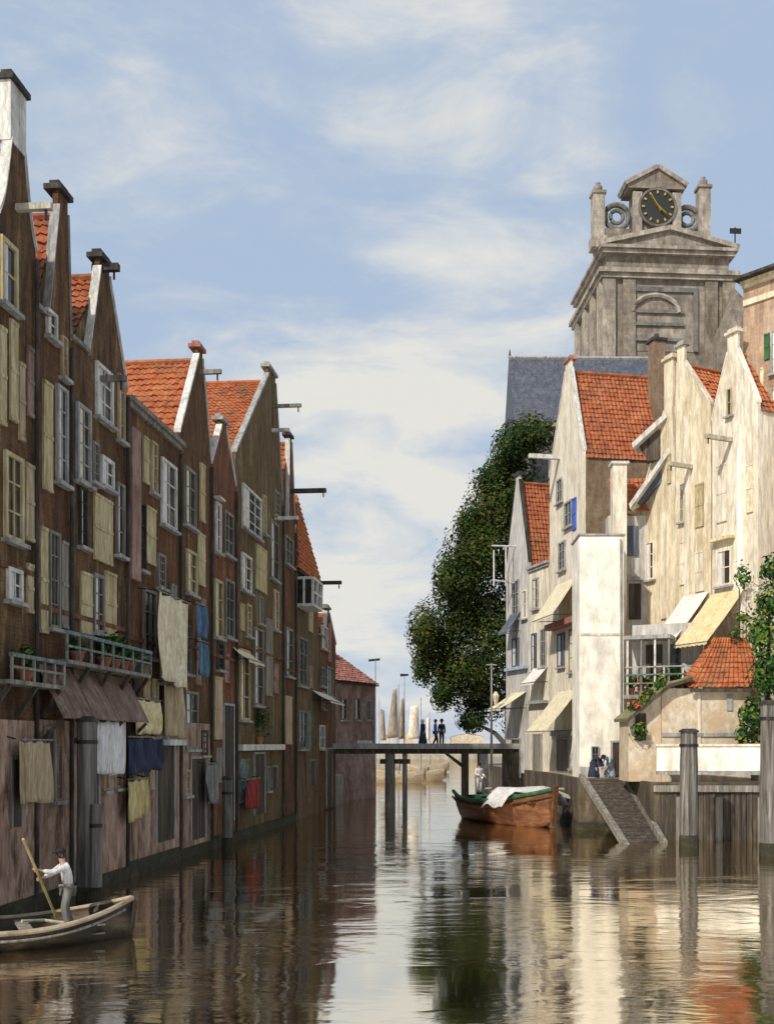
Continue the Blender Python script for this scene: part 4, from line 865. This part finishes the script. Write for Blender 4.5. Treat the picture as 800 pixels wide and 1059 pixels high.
# clock aedicule
cx, cz = tx(680), tz(213); cb0, cb1 = tx(657), tx(703)
pts = [(cb0, zp-.8), (cb1, zp-.8), (cb1, tz(195)), (cb0, tz(195))]
MB().prism(pts, .3, 2.6).build('clock_house', M['stone'], t)
for x0, x1 in ((cb0-.25, cb0+.75), (cb1-.75, cb1+.25)): MB().box((x0, -.15, zp-.8), (x1, .29, tz(197))).build('clock_pilaster', M['stone_pale'], t)
MB().prism([(cb0-.9, tz(194)), (cb1+.6, tz(194)), (cb1+.6, tz(191)), (cx, tz(173)), (cb0-.9, tz(191))], -.3, 2.7).build('clock_gable', M['stone'], t)
g = MB(); g.bar((cb0-1.2, 1.1, tz(190)), (cx, 1.1, tz(171.5)), 3.3, .45); g.bar((cb1+.9, 1.1, tz(190)), (cx, 1.1, tz(171.5)), 3.3, .45); g.build('clock_gable_coping', M['stone_pale'], t)
rad = 18.5/F*D0
def disc(r0, r1, y0, y1, n=40):
    q = MB()
    for k in range(n):
        a = 2*math.pi*k/n; c, s = math.cos(a), math.sin(a)
        q.v += [(cx+r0*c, y0, cz+r0*s), (cx+r1*c, y0, cz+r1*s), (cx+r0*c, y1, cz+r0*s), (cx+r1*c, y1, cz+r1*s)]
    for k in range(n):
        i, j = 4*k, 4*((k+1) % n)
        q.f += [(i, j, j+1, i+1), (i+1, j+1, j+3, i+3), (i+3, j+3, j+2, i+2), (i+2, j+2, j, i)]
    return q
q = MB(); n = 40
for y in (0.29, -.22):
    for k in range(n): a = 2*math.pi*k/n; q.v.append((cx+rad*math.cos(a), y, cz+rad*math.sin(a)))
q.f = [tuple(range(n)), tuple(range(2*n-1, n-1, -1))]+[(k, (k+1) % n, n+(k+1) % n, n+k) for k in range(n)]
ck = q.build('clock_face', M['dial'], t)
disc(rad*.97, rad*1.1, -.3, .28).build('clock_ring', M['stone_dark'], t)
for a, l0, l1, w_ in ((R(122), -.3, .78, .45), (R(-42), -.15, .62, .55)):
    q = MB(); q.bar((cx+rad*l0*math.cos(a), -.34, cz+rad*l0*math.sin(a)), (cx+rad*l1*math.cos(a), -.34, cz+rad*l1*math.sin(a)), w_, .06); q.build('clock_hand', M['gold'], ck)
q = MB()
for k in range(12):
    a = math.pi*k/6; q.bar((cx+rad*.74*math.cos(a), -.27, cz+rad*.74*math.sin(a)), (cx+rad*.9*math.cos(a), -.27, cz+rad*.9*math.sin(a)), .19, .19)
q.build('hour_marks', M['gold'], ck)
# pinnacles and scrolls
for px, pt in ((620, 184), (732, 174)):
    x = tx(px); b0 = z2+.8
    pn = MB().box((x-.85, .1, b0), (x+.85, 1.8, b0+1.3)).box((x-.65, .3, b0+1.3), (x+.65, 1.6, tz(pt+14))).build('pinnacle', M['stone_pale'], t)
    MB().box((x-.8, .15, tz(pt+14)), (x+.8, 1.75, tz(pt+11))).lathe([(.3, tz(pt+11)), (.5, tz(pt+8)), (.5, tz(pt+5)), (.25, tz(pt+3)), (.28, tz(pt+1)), (.05, tz(pt))], 10, (x, .95, 0)).build('finial', M['stone'], pn)
for px, sg in ((640, 1), (715, -1)):
    x = tx(px); z = tz(219); q = MB()
    for rr_, th_ in ((1.35, .32), (.72, .24)): q.tube([(x+rr_*math.cos(2*math.pi*k/18), 1.0, z+rr_*math.sin(2*math.pi*k/18)) for k in range(19)], th_, 8)
    q.build('scroll', M['stone_dark'], t)
    MB().box((x-1.7, .45, z-2.6), (x+1.7, 1.7, z-1.55)).build('scroll_base', M['stone'], t)
for px, pyy in ((605, 262), (608, 240)): pass
# corner piers, pilasters and blind panel
for k, x in enumerate((-.25, 2.0, TW-3.2, TW-1.2)): MB().box((x, -.35, 0), (x+1.4, -.003, zc-.02)).build('pilaster', M['stone_pale' if k == 0 else 'stone'], t)
for k, y in enumerate((.6, 4.2, 8.0, 12.2)): MB().box((-.4, y, 0), (-.003, y+1.5, zc-.02)).build('pilaster', M['stone_pale'], t)
for y in (2.6, 6.2, 10.2): MB().box((-.08, y, tz(350)), (-.004, y+1.0, tz(302))).build('side_window', M['stone_dark'], t)
x0, x1, z0, z1 = tx(645), tx(723), tz(362), tz(296)
q = MB().box((x0, -.25, z0), (x0+.5, -.003, z1)).box((x1-.5, -.25, z0), (x1, -.003, z1)).box((x0+.5, -.25, z1-.5), (x1-.5, -.003, z1)); q.build('panel_frame', M['stone_dark'], t)
MB().box((x0+.5, -.06, z0), (x1-.5, -.002, z1-.5)).build('blind_panel', M['stone'], t)
q = MB(); ax = (x0+x1)/2-.6; pts = [(ax-2.6+2.6*(1-math.cos(a)), -.2, tz(322)+1.9*math.sin(a)) for a in [math.pi*k/10 for k in range(11)]]; q.tube(pts, .28, 6); q.build('arch_relief', M['stone_pale'], t)
for py in (323, 336, 352): MB().box((x0+.9, -.3, tz(py)), (x1-1.6, -.07, tz(py)+.35)).build('louvre', M['stone_dark'], t)
MB().prism([(TW-2.4, 0), (TW+2.2, 0), (TW+2.2, tz(345)), (TW+.9, tz(312)), (TW-.4, tz(300)), (TW-1.4, tz(330)), (TW-2.4, tz(350))], -1.6, -.5).build('buttress', M['stone'], t)
bl = MB().tube([(TW+.3, 0, z2+.8), (TW+.3, 0, z2+3.4)], .08, 6).build('vane_pole', M['iron'], t); MB().box((TW-.3, -.04, z2+2.7), (TW+1.0, .04, z2+3.3)).build('vane', M['iron'], bl)
# nave
t = thing('church_nave', 'church nave with blue grey slate roof behind the dark tree', 'church', ((533-CX)/F*106, 106, 2.5), R(1))
nz = lambda py: EYE+(HY-py)/F*106-2.5
nw = 16; zrn = EYE+(HY-370)/F*112.5-2.5
MB().box((.1, 1.5, 0), (nw, 12, nz(432))).build('wall', M['stone_dark'], t)
MB().prism([(0, nz(437)), (nw, nz(437)), (nw, nz(432)), (0, nz(432))], 1.2, 12.4).build('cornice', M['stone'], t)
q = MB(); i = 0
q.v = [(0, 1.1, nz(432)), (nw, 1.1, nz(432)), (nw, 6.5, zrn), (0, 6.5, zrn), (0, 12.4, nz(432)), (nw, 12.4, nz(432))]; q.f = [(0, 1, 2, 3), (3, 2, 5, 4), (0, 3, 4), (1, 5, 2), (0, 4, 5, 1)]
q.build('roof', M['slate'], t); MB().tube([(0, 6.5, zrn), (nw, 6.5, zrn)], .22, 6).build('ridge', M['greytrim'], t)
MB().tube([(.1, 6.5, zrn), (.1, 6.5, zrn+.9)], [.15, .03], 6).build('finial', M['iron'], t)
for x in range(3): MB().box((1.6+x*4.2, 1.42, nz(640)), (3.4+x*4.2, 1.498, nz(470))).build('window', M['glass'], t)

# ------------------------------------------------------------------ footbridge
BD = 70.6
t = thing('footbridge', 'low dark wooden footbridge spanning the canal', 'bridge', (0, BD, 0))
xl, xr = -5.9, 7.6; zt = 4.12
q = MB(); n = 46
for k in range(n): a = xl+(xr-xl)*k/n; q.box((a, 0, zt-.12), (a+(xr-xl)/n-.03, 2.6, zt-random.uniform(0, .03)))
q.build('deck', M['timber_pale'], t)
MB().box((xl, .15, zt-.55), (xr, .45, zt-.125)).box((xl, 2.1, zt-.55), (xr, 2.4, zt-.125)).build('girder', M['timber_dark'], t)
MB().box((xl, -.06, zt-.22), (xr, -.002, zt+.14)).build('edge_board', M['greytrim'], t)
for x, w_ in ((-1.75, .62), (-.75, .3)):
    MB().lathe([(w_/2*1.1, -1), (w_/2, zt-.556)], 12, (x, .45, 0)).build('pile', M['timber'], t)
    MB().lathe([(w_/2*1.1, -1), (w_/2, zt-.556)], 12, (x, 2.2, 0)).build('pile', M['timber_dark'], t)
MB().box((-2.4, .3, 2.9), (-.4, 2.3, 3.2)).build('cross_beam', M['timber_dark'], t)
for x, w_ in ((3.3, .2), (4.5, .3)): MB().box((x-w_, .1, -1), (x+w_, 2.5, zt-.556)).build('pier', M['timber_dark' if x < 4 else 'greytrim'], t)
MB().prism([(1.9, zt-.556), (3.09, zt-1.5), (3.09, zt-1.2), (2.2, zt-.556)], .3, .5).build('knee_brace', M['timber_dark'], t)
MB().box((-3.9, .02, zt+.14), (-2.9, .2, zt+.34)).build('kerb_block', M['whitetrim'], t)
MB().box((xl, 2.602, zt-.22), (xr, 2.66, zt+.14)).build('edge_board', M['greytrim'], t)
MB().box((5.9, .1, -1), (7.5, 2.5, zt-.556)).build('abutment', M['quay'], t)

# ------------------------------------------------------------------ boats
def hull(name, L, beam, h, m, parent, bowrise=.5, sternrise=.25, th=.07, fine=1.0, stern=.55):
    n, k = 22, 9; q = MB()
    def sec(tt, inner):
        b = beam/2*((1-(max(0, tt-.45)/.55)**2.2)*(1 if tt > .35 else stern+(1-stern)*math.sin(tt/.35*math.pi/2)))
        b = max(b, .04); s = h+bowrise*max(0, (tt-.4)/.6)**2+sternrise*max(0, (.4-tt)/.4)**2; kz = -.25+.55*max(0, (tt-.75)/.25)**2*h
        if inner: b = max(.015, b-th); kz += .3
        pts = []
        for j in range(k+1):
            a = -1+2*j/k; pts.append((tt*L, b*math.copysign(abs(a)**.62, a) if a else 0, kz+(s-kz)*abs(a)**2.4))
        return pts
    for inner in (0, 1):
        for i in range(n+1): q.v += sec(i/n if not inner else .012+.975*i/n, inner)
    w = k+1; N = (n+1)*w
    for o in (0, N):
        for i in range(n):
            for j in range(k): a = o+i*w+j; q.f.append((a, a+1, a+w+1, a+w))
    for i in range(n):
        for j in (0, k): a = i*w+j; q.f.append((a, a+w, N+a+w, N+a))
    for i in (0, n):
        for j in range(k): a = i*w+j; q.f.append((a, a+1, N+a+1, N+a))
    o = q.build(name, m, parent, smooth=True)
    rails = []
    for side in (0, k): rails.append([Vector(q.v[i*w+side])+Vector((0, 0, .01)) for i in range(n+1)])
    return o, rails
# foreground rowing boat
bow, ster = Vector((-6.25, 23.45)), Vector((-10.1, 21.55)); dv = bow-ster
t = thing('rowing_boat', 'tarred wooden rowing boat in the lower left corner carrying a standing boatman', 'boat', (ster.x, ster.y, .05), math.atan2(dv.y, dv.x)); boat = t
hl, rails = hull('hull', dv.length, 2.1, .34, M['hull_dark'], t, .42, .12)
for rl in rails: MB().tube(rl, .055, 8).build('gunwale', M['hull_pale'], t)
for x in (.9, 1.9, 3.35): MB().box((x, -.75 if x < 3 else -.6, .3), (x+.26, .75 if x < 3 else .6, .34)).build('thwart', M['timber'], t)
fb = MB()
for k in range(6): fb.box((.3, -.6+k*.2, .12), (3.6, -.6+k*.2+.17, .15))
fb.build('floor_boards', M['timber'], t)
for rl in rails: MB().tube([p+Vector((0, 0, -.16)) for p in rl[1:-1]], .03, 6).build('rubbing_strake', M['timber'], t)
MB().tube([(2.0, 0, .42), (2.5, .35, .35), (2.9, .1, .3), (2.6, -.3, .28)], .035, 6).build('rope', M['timber_pale'], t)
MB().bar((dv.length-.02, 0, .1), (dv.length+.08, 0, .9), .1, .12).build('stem_post', M['timber_dark'], t)
# barge
bow, ster = Vector((6.85, 53.0)), Vector((3.3, 60.9)); dv = bow-ster; L_ = dv.length
t = thing('barge', 'orange brown cargo barge with green rail and white sheet beside the quay', 'boat', (ster.x, ster.y, .05), math.atan2(dv.y, dv.x)); barge = t
hl, rails = hull('hull', L_, 3.7, 1.15, M['hull_orange'], t, .75, .35, .1, stern=.7)
for rl in rails:
    MB().tube(rl, .1, 8).build('gunwale', M['green_paint'], t)
    MB().tube([p+Vector((0, math.copysign(.04, p.y), -.32)) for p in rl], .06, 6).build('rubbing_strake', M['hull_brown'], t)
MB().bar((L_-.06, 0, 0), (L_+.2, 0, 2.1), .2, .24).build('stem_post', M['hull_brown'], t)
dk = MB(); dk.prism([(.8, .7), (L_-2.6, .7), (L_-2.6, 1.15), (L_-3, 1.35), (1.2, 1.35), (.8, 1.15)], -.95, .95); dk.build('hatch', M['green_paint'], t)
MB().box((L_-2.3, -.85, 1.15), (L_-.8, .85, 1.28)).build('fore_deck', M['hull_brown'], t)
q = MB(); n = 10
for i in range(n+1):
    for j in range(n+1):
        u, v = i/n*2-1, j/n*2-1
        q.v.append((L_-2.9+1.15*u, 2.0*v, 1.86+.1*math.sin(u*5+v*3)-.9*max(0, abs(v)-.7)*3.2-.1*u*u))
for i in range(n):
    for j in range(n): a = i*(n+1)+j; q.f.append((a, a+1, a+n+2, a+n+1))
ws = q.build('sheet', M['cloth_white'], None, smooth=True, solid=.02); tag(ws, 'crumpled white sheet draped over the barge', 'sheet'); ws.location = t.location; ws.rotation_euler = t.rotation_euler
MB().tube([(.3, 0, 1.2), (.2, 0, 2.4)], .05, 6).build('tiller_post', M['timber'], t); MB().bar((.2, 0, 1.6), (1.4, .4, 1.7), .08).build('tiller', M['timber_pale'], t)
q = MB().tube([(1.0, .5, 1.5), (L_-.5, .9, 1.9)], .06, 6); q.build('spar', M['timber_pale'], t)
# distant sailing boats beyond the bridge
def sailboat(px, d, mast_py, sail, m, label, vane=True):
    p = atz(px, 0, d); t = thing('sailing_boat', label, 'boat', p, R(8)); H_ = at(px, mast_py, d).z
    hull('hull', 6.5, 2.4, 1.0, M['hull_pale'], t, .5, .3)[0].location = (-3.5, 0, 0)
    mst = MB().tube([(0, 0, .2), (0, 0, H_)], [.1, .05], 7).build('mast', M['greytrim'], t)
    if vane: MB().prism([(-.5, H_-.1), (.5, H_+.0), (.5, H_+.22), (-.5, H_+.25)], -.03, .03).build('vane', M['iron'], mst)
    pts = [((sx_-px)/F*d, EYE+(HY-sy_)/F*d) for sx_, sy_ in sail]
    q = MB(); n = 10
    a, b, c, e = [Vector((p_[0], 0, p_[1])) for p_ in pts]      # bottom-left, bottom-right, top-right, top-left
    for i in range(n+1):
        for j in range(n+1):
            u, v = i/n, j/n; pnt = a.lerp(b, u).lerp(e.lerp(c, u), v); q.v.append((pnt.x, -.2-.25*math.sin(math.pi*u)*math.sin(math.pi*(.15+.8*v)), pnt.z))
    for i in range(n):
        for j in range(n): k = i*(n+1)+j; q.f.append((k, k+1, k+n+2, k+n+1))
    q.build('sail', M[m], t, smooth=True, solid=.03)
    return t
sailboat(412, 116, 708, [(399, 764), (411, 763), (410, 712), (406, 714)], 'sail_brown', 'distant sailing boat with tall tanned sail beyond the bridge', False)
sailboat(418, 128, 699, [(411, 765), (417.5, 764), (417, 722), (414, 724)], 'sail_brown', 'tallest distant mast with dark vane between brown and cream sails')
sailboat(435, 124, 722, [(421, 765), (433, 764), (432, 729), (424, 731)], 'sail_cream', 'distant sailing boat with pale cream sail beyond the bridge', False)
sailboat(444, 160, 736, [(440, 766), (444, 766), (443.5, 742), (441, 743)], 'sail_cream', 'farthest small sailing boat with narrow pale sail beyond the bridge', False)
sailboat(392, 150, 722, [(393, 766), (399, 766), (397, 735), (393, 733)], 'sail_brown', 'small distant sailing boat close to the mauve red house', False)
for px, d, py, lab in ((388, 93, 682, 'thin flagpole with dark vane beside the mauve red house'),):
    p = atz(px, 0, d); hh = at(px, py, d).z; o = thing('flagpole', lab, 'pole', p)
    MB().tube([(0, 0, -1), (0, 0, hh)], [.07, .04], 6).build('pole', M['greytrim'], o)
    MB().prism([(-.6, hh-.2), (.4, hh-.1), (.4, hh+.1), (-.6, hh)], -.03, .03).build('vane', M['iron'], o)
for i, (a, b, top, d, m, lab) in enumerate(((394, 410, 759, 305, 'greywhite', 'low grey shed far off behind the brown sail'), (416, 428, 757, 308, 'beige', 'tiny beige shed far off behind the cream sail'), (440, 462, 760, 305, 'greywhite', 'pale grey shed far off right of the sails'), (466, 500, 758, 310, 'beige', 'long low beige shed far off beneath the big tree'))):  # shed walls and roofs kept pale: distance haze put into their colours
    f = frpx(a, d, b, d); House(f, a, b, top+4, ((a+b)/2, top), lab, m, mroof='slate', mcope='greytrim', depth=10, zb=2.1, neck=(.5, .2), cap='greytrim', cat='shed', name='far_shed')
# ------------------------------------------------------------------ people
def skinmesh(name, verts, edges, radii, roots, m, parent, sub=1):
    me = bpy.data.meshes.new(name); me.from_pydata([tuple(v) for v in verts], edges, []); me.materials.append(m)
    o = bpy.data.objects.new(name, me); COL.objects.link(o); o.parent = parent
    o.modifiers.new('skin', 'SKIN').use_smooth_shade = True
    for i, r in enumerate(radii):
        sv = me.skin_vertices[0].data[i]; sv.radius = r if hasattr(r, '__len__') else (r, r); sv.use_root = i in roots
    if sub: o.modifiers.new('sub', 'SUBSURF').levels = sub; o.modifiers['sub'].render_levels = sub
    return o
STAND = dict(pel=(0, 0, .95), wst=(0, 0, 1.1), chs=(0, 0, 1.32), nk=(0, 0, 1.48), hb=(0, -.01, 1.56), ht=(0, -.015, 1.68),
             ls=(.17, 0, 1.41), le=(.23, .02, 1.13), lw=(.24, -.06, .88), rs=(-.17, 0, 1.41), re=(-.23, .02, 1.13), rw=(-.24, -.06, .88),
             lh=(.09, 0, .9), lk=(.1, -.02, .5), la=(.1, .02, .09), lt=(.12, -.14, .04), rh=(-.09, 0, .9), rk=(-.1, -.02, .5), ra=(-.1, .02, .09), rt=(-.12, -.14, .04))
def person(label, loc, rz, pose={}, top='cloth_white', bottom='cloth_grey', hat='cloth_black', skirt=False, hatstyle='cap', fingers=True, scale=1.0, lower=True):
    J = {k: Vector(v) for k, v in STAND.items()}; J.update({k: Vector(v) for k, v in pose.items()})
    t = thing('person', label, 'person', loc, rz); t.scale = (scale,)*3
    names = list(J); ix = {k: i for i, k in enumerate(names)}
    V = [J[k] for k in names]
    rad = dict(pel=(.135, .1), wst=(.12, .09), chs=(.15, .1), nk=.058, hb=.078, ht=.088, ls=.06, le=.042, lw=.03, rs=.06, re=.042, rw=.03, lh=.085, lk=.058, la=.04, lt=.035, rh=.085, rk=.058, ra=.04, rt=.035)
    Rr = [rad[k] for k in names]
    E = [('pel', 'wst'), ('wst', 'chs'), ('chs', 'nk'), ('nk', 'hb'), ('hb', 'ht'), ('chs', 'ls'), ('ls', 'le'), ('le', 'lw'), ('chs', 'rs'), ('rs', 're'), ('re', 'rw'), ('pel', 'lh'), ('lh', 'lk'), ('lk', 'la'), ('la', 'lt'), ('pel', 'rh'), ('rh', 'rk'), ('rk', 'ra'), ('ra', 'rt')]
    E = [(ix[a], ix[b]) for a, b in E]; roots = {ix['pel']}
    fwd = Vector((0, -1, 0))
    # nose and ears grow from the head
    hb = J['hb'].lerp(J['ht'], .45)
    hd = (J['ht']-J['hb']).normalized()
    i0 = len(V); V += [hb+fwd*.06, hb+fwd*.105-hd*.01]; Rr += [.02, .012]; E += [(i0, i0+1)]; roots.add(i0)
    for sx_ in (-1, 1):
        i0 = len(V); V += [hb+Vector((sx_*.07, .005, 0)), hb+Vector((sx_*.098, .015, .01))]; Rr += [.02, .018]; E += [(i0, i0+1)]; roots.add(i0)
    for s_, e_, w_ in (('l', 'le', 'lw'), ('r', 're', 'rw')):
        d = (J[w_]-J[e_]).normalized(); side = d.cross(Vector((1, 0, 0)) if abs(d.x) < .8 else Vector((0, 0, 1))).normalized(); pn = d.cross(side)
        palm = J[w_]+d*.09
        i0 = len(V); V += [J[w_]+d*.02, palm]; Rr += [(.03, .022), (.04, .02)]; E += [(ix[w_], i0), (i0, i0+1)]
        if fingers:
            for k, ln in enumerate((.075, .085, .08, .062)):
                o_ = side*((k-1.5)*.02); a = palm-d*.01+o_; b = a+d*(.02+ln*.5)+pn*.012; c = b+d*ln*.35+pn*.035
                i0 = len(V); V += [a, b, c]; Rr += [.01, .009, .008]; E += [(i0, i0+1), (i0+1, i0+2)]; roots.add(i0)
            a = J[w_]+d*.05+side*-.03; b = a+d*.04-side*.03+pn*.01; c = b+d*.03+pn*.025
            i0 = len(V); V += [a, b, c]; Rr += [.013, .011, .009]; E += [(i0, i0+1), (i0+1, i0+2)]; roots.add(i0)
    skinmesh('body', V, E, Rr, roots, M['skin'], t)
    q = MB()
    for sx_ in (-1, 1): q.lathe([(.004, -.012), (.013, 0), (.004, .012)], 8, tuple(hb+Vector((sx_*.034, -.083, .02))))
    q.build('eyes', M['hair'], t); MB().box(tuple(hb+Vector((-.025, -.092, -.055))), tuple(hb+Vector((.025, -.078, -.045)))).build('mouth', M['cloth_red'], t)
    # shirt
    ks = ['wst', 'chs', 'ls', 'le', 'lw', 'rs', 're', 'rw', 'nk', 'pel']; kx = {k: i for i, k in enumerate(ks)}
    SV = [J[k].copy() for k in ks]; SV[kx['lw']] = J['le'].lerp(J['lw'], .82); SV[kx['rw']] = J['re'].lerp(J['rw'], .82); SV[kx['nk']] = J['chs'].lerp(J['nk'], .72)
    sr = dict(wst=(.155, .125), chs=(.185, .135), ls=.088, le=.066, lw=.052, rs=.088, re=.066, rw=.052, nk=(.1, .09), pel=(.16, .13))
    SE = [('pel', 'wst'), ('wst', 'chs'), ('chs', 'nk'), ('chs', 'ls'), ('ls', 'le'), ('le', 'lw'), ('chs', 'rs'), ('rs', 're'), ('re', 'rw')]
    skinmesh('shirt', SV, [(kx[a], kx[b]) for a, b in SE], [sr[k] for k in ks], {kx['pel']}, M[top], t)
    if skirt:
        z = J['pel'].z; px_, py_ = J['pel'].x, J['pel'].y
        MB().lathe([(.3, .06), (.31, .1), (.25, z*.55), (.18, z*.98), (.14, z+.12)], 14, (px_, py_*.6, 0)).build('skirt', M[bottom], t, smooth=True)
    else:
        ks = ['pel', 'lh', 'lk', 'la', 'rh', 'rk', 'ra']; kx = {k: i for i, k in enumerate(ks)}
        TV = [J[k].copy() for k in ks]; tr_ = dict(pel=(.158, .13), lh=.108, lk=.082, la=.068, rh=.108, rk=.082, ra=.068)
        TE = [('pel', 'lh'), ('lh', 'lk'), ('lk', 'la'), ('pel', 'rh'), ('rh', 'rk'), ('rk', 'ra')]
        skinmesh('trousers', TV, [(kx[a], kx[b]) for a, b in TE], [tr_[k] for k in ks], {0}, M[bottom], t)
        q = MB()
        for a, b in (('la', 'lt'), ('ra', 'rt')): q.tube([J[a]+Vector((0, .05, -.03)), J[a].lerp(J[b], .5)+Vector((0, 0, -.0)), J[b]], [.052, .055, .04], 8)
        q.build('shoes', M['cloth_black'], t, smooth=True)
    hc = J['ht']
    q = MB()
    if hatstyle == 'cap': q.lathe([(.1, .0), (.118, .04), (.112, .08), (.06, .115), (.02, .12)], 12, tuple(hc+Vector((0, .005, -.01)))); q.box(tuple(hc+Vector((-.07, -.16, -.005))), tuple(hc+Vector((.07, -.09, .01))))
    elif hatstyle == 'bonnet': q.lathe([(.09, -.12), (.118, -.04), (.115, .04), (.07, .095), (.02, .105)], 12, tuple(hc+Vector((0, .02, -.01))))
    else: q.lathe([(.2, 0), (.2, .015), (.11, .03), (.1, .13), (.04, .15)], 14, tuple(hc+Vector((0, 0, .01))))
    q.build('hat', M[hat], t, smooth=False)
    MB().lathe([(.08, -.1), (.098, -.04), (.1, .01), (.06, .04)], 12, tuple(hc+Vector((0, .018, -.01)))).build('hair', M['hair'], t, smooth=True)
    return t
# boatman: stands in the boat with his back half turned, pole in both hands (local: faces -y)
bl_ = Matrix.Rotation(math.atan2((bow-ster).y, (bow-ster).x), 3, 'Z')
mp_ = atz(70, .2, 22.75)
boatman = person('boatman in white shirt, dark cap and grey trousers standing and poling', (mp_.x, mp_.y, .2), R(-62), dict(
    chs=(0, -.06, 1.33), nk=(0, -.1, 1.49), hb=(0, -.13, 1.57), ht=(0, -.15, 1.69), ls=(.18, -.06, 1.41), rs=(-.18, -.06, 1.41),
    le=(.24, -.34, 1.3), lw=(.16, -.58, 1.36), re=(-.2, -.32, 1.22), rw=(-.02, -.5, 1.18),
    lk=(.13, -.1, .5), la=(.14, .02, .09), lt=(.16, -.13, .04), rk=(-.12, -.02, .5), ra=(-.15, .12, .09), rt=(-.17, -.03, .04)),
    'cloth_white', 'cloth_grey', 'cloth_black')
mw = Matrix.Translation(boatman.location) @ Matrix.Rotation(R(-62), 4, 'Z')
pl, pr = mw @ Vector((.16, -.67, 1.38)), mw @ Vector((.03, -.57, 1.16))
dd = (pl-pr).normalized()
o = tag(MB().tube([pr-dd*1.15, pl+dd*.85], .028, 8).build('boat_pole', M['cloth_yellow']), 'yellow pole held up by the boatman', 'pole')
# people on the bridge, ramp and barge
pb = lambda px, y: atz(px, zt+.0, BD+y)
person('person in cobalt blue crossing the footbridge', pb(450, 1.3), R(80), dict(la=(.1, .18, .09), lt=(.11, .04, .05), ra=(-.1, -.18, .09), rt=(-.11, -.33, .04), lk=(.1, -.02, .5), rk=(-.1, -.14, .5)), 'cloth_cobalt', 'cloth_black', 'cloth_black', fingers=False)
person('person in black with broad hat on the footbridge', pb(456.5, 1.8), R(20), {}, 'cloth_black', 'cloth_black', 'cloth_black', hatstyle='hat', fingers=False)
person('woman in dark skirt and white bonnet on the footbridge', pb(437, 1.0), R(-60), {}, 'cloth_navy', 'cloth_navy', 'cloth_white', True, 'bonnet', fingers=False)
bend = dict(pel=(0, .2, .78), wst=(0, .12, .92), chs=(0, -.1, 1.02), nk=(0, -.24, 1.06), hb=(0, -.31, 1.08), ht=(0, -.41, 1.1), ls=(.17, -.12, 1.0), rs=(-.17, -.12, 1.0), le=(.2, -.25, .76), lw=(.14, -.4, .55), re=(-.2, -.25, .76), rw=(-.14, -.4, .55), lh=(.09, .18, .74), rh=(-.09, .18, .74), lk=(.12, -.08, .45), rk=(-.12, -.08, .45))
person('woman in dark navy dress bending at the ramp top', atz(616, 2.5, 53.4), R(60), bend, 'cloth_navy', 'cloth_navy', 'cloth_black', True, 'bonnet')
person('woman in pale blue dress bending beside her at the ramp top', atz(629, 2.5, 53.9), R(-40), bend, 'cloth_pale_blue', 'cloth_pale_blue', 'cloth_white', True, 'bonnet')
bq = barge.matrix_basis @ Vector((1.05, -.2, 1.32))
person('barge hand in white clothes standing at the barge stern', (bq.x, bq.y, 1.40), R(30), dict(lw=(.2, -.3, 1.0), rw=(-.16, -.32, 1.05)), 'cloth_white', 'cloth_white', 'cloth_black')
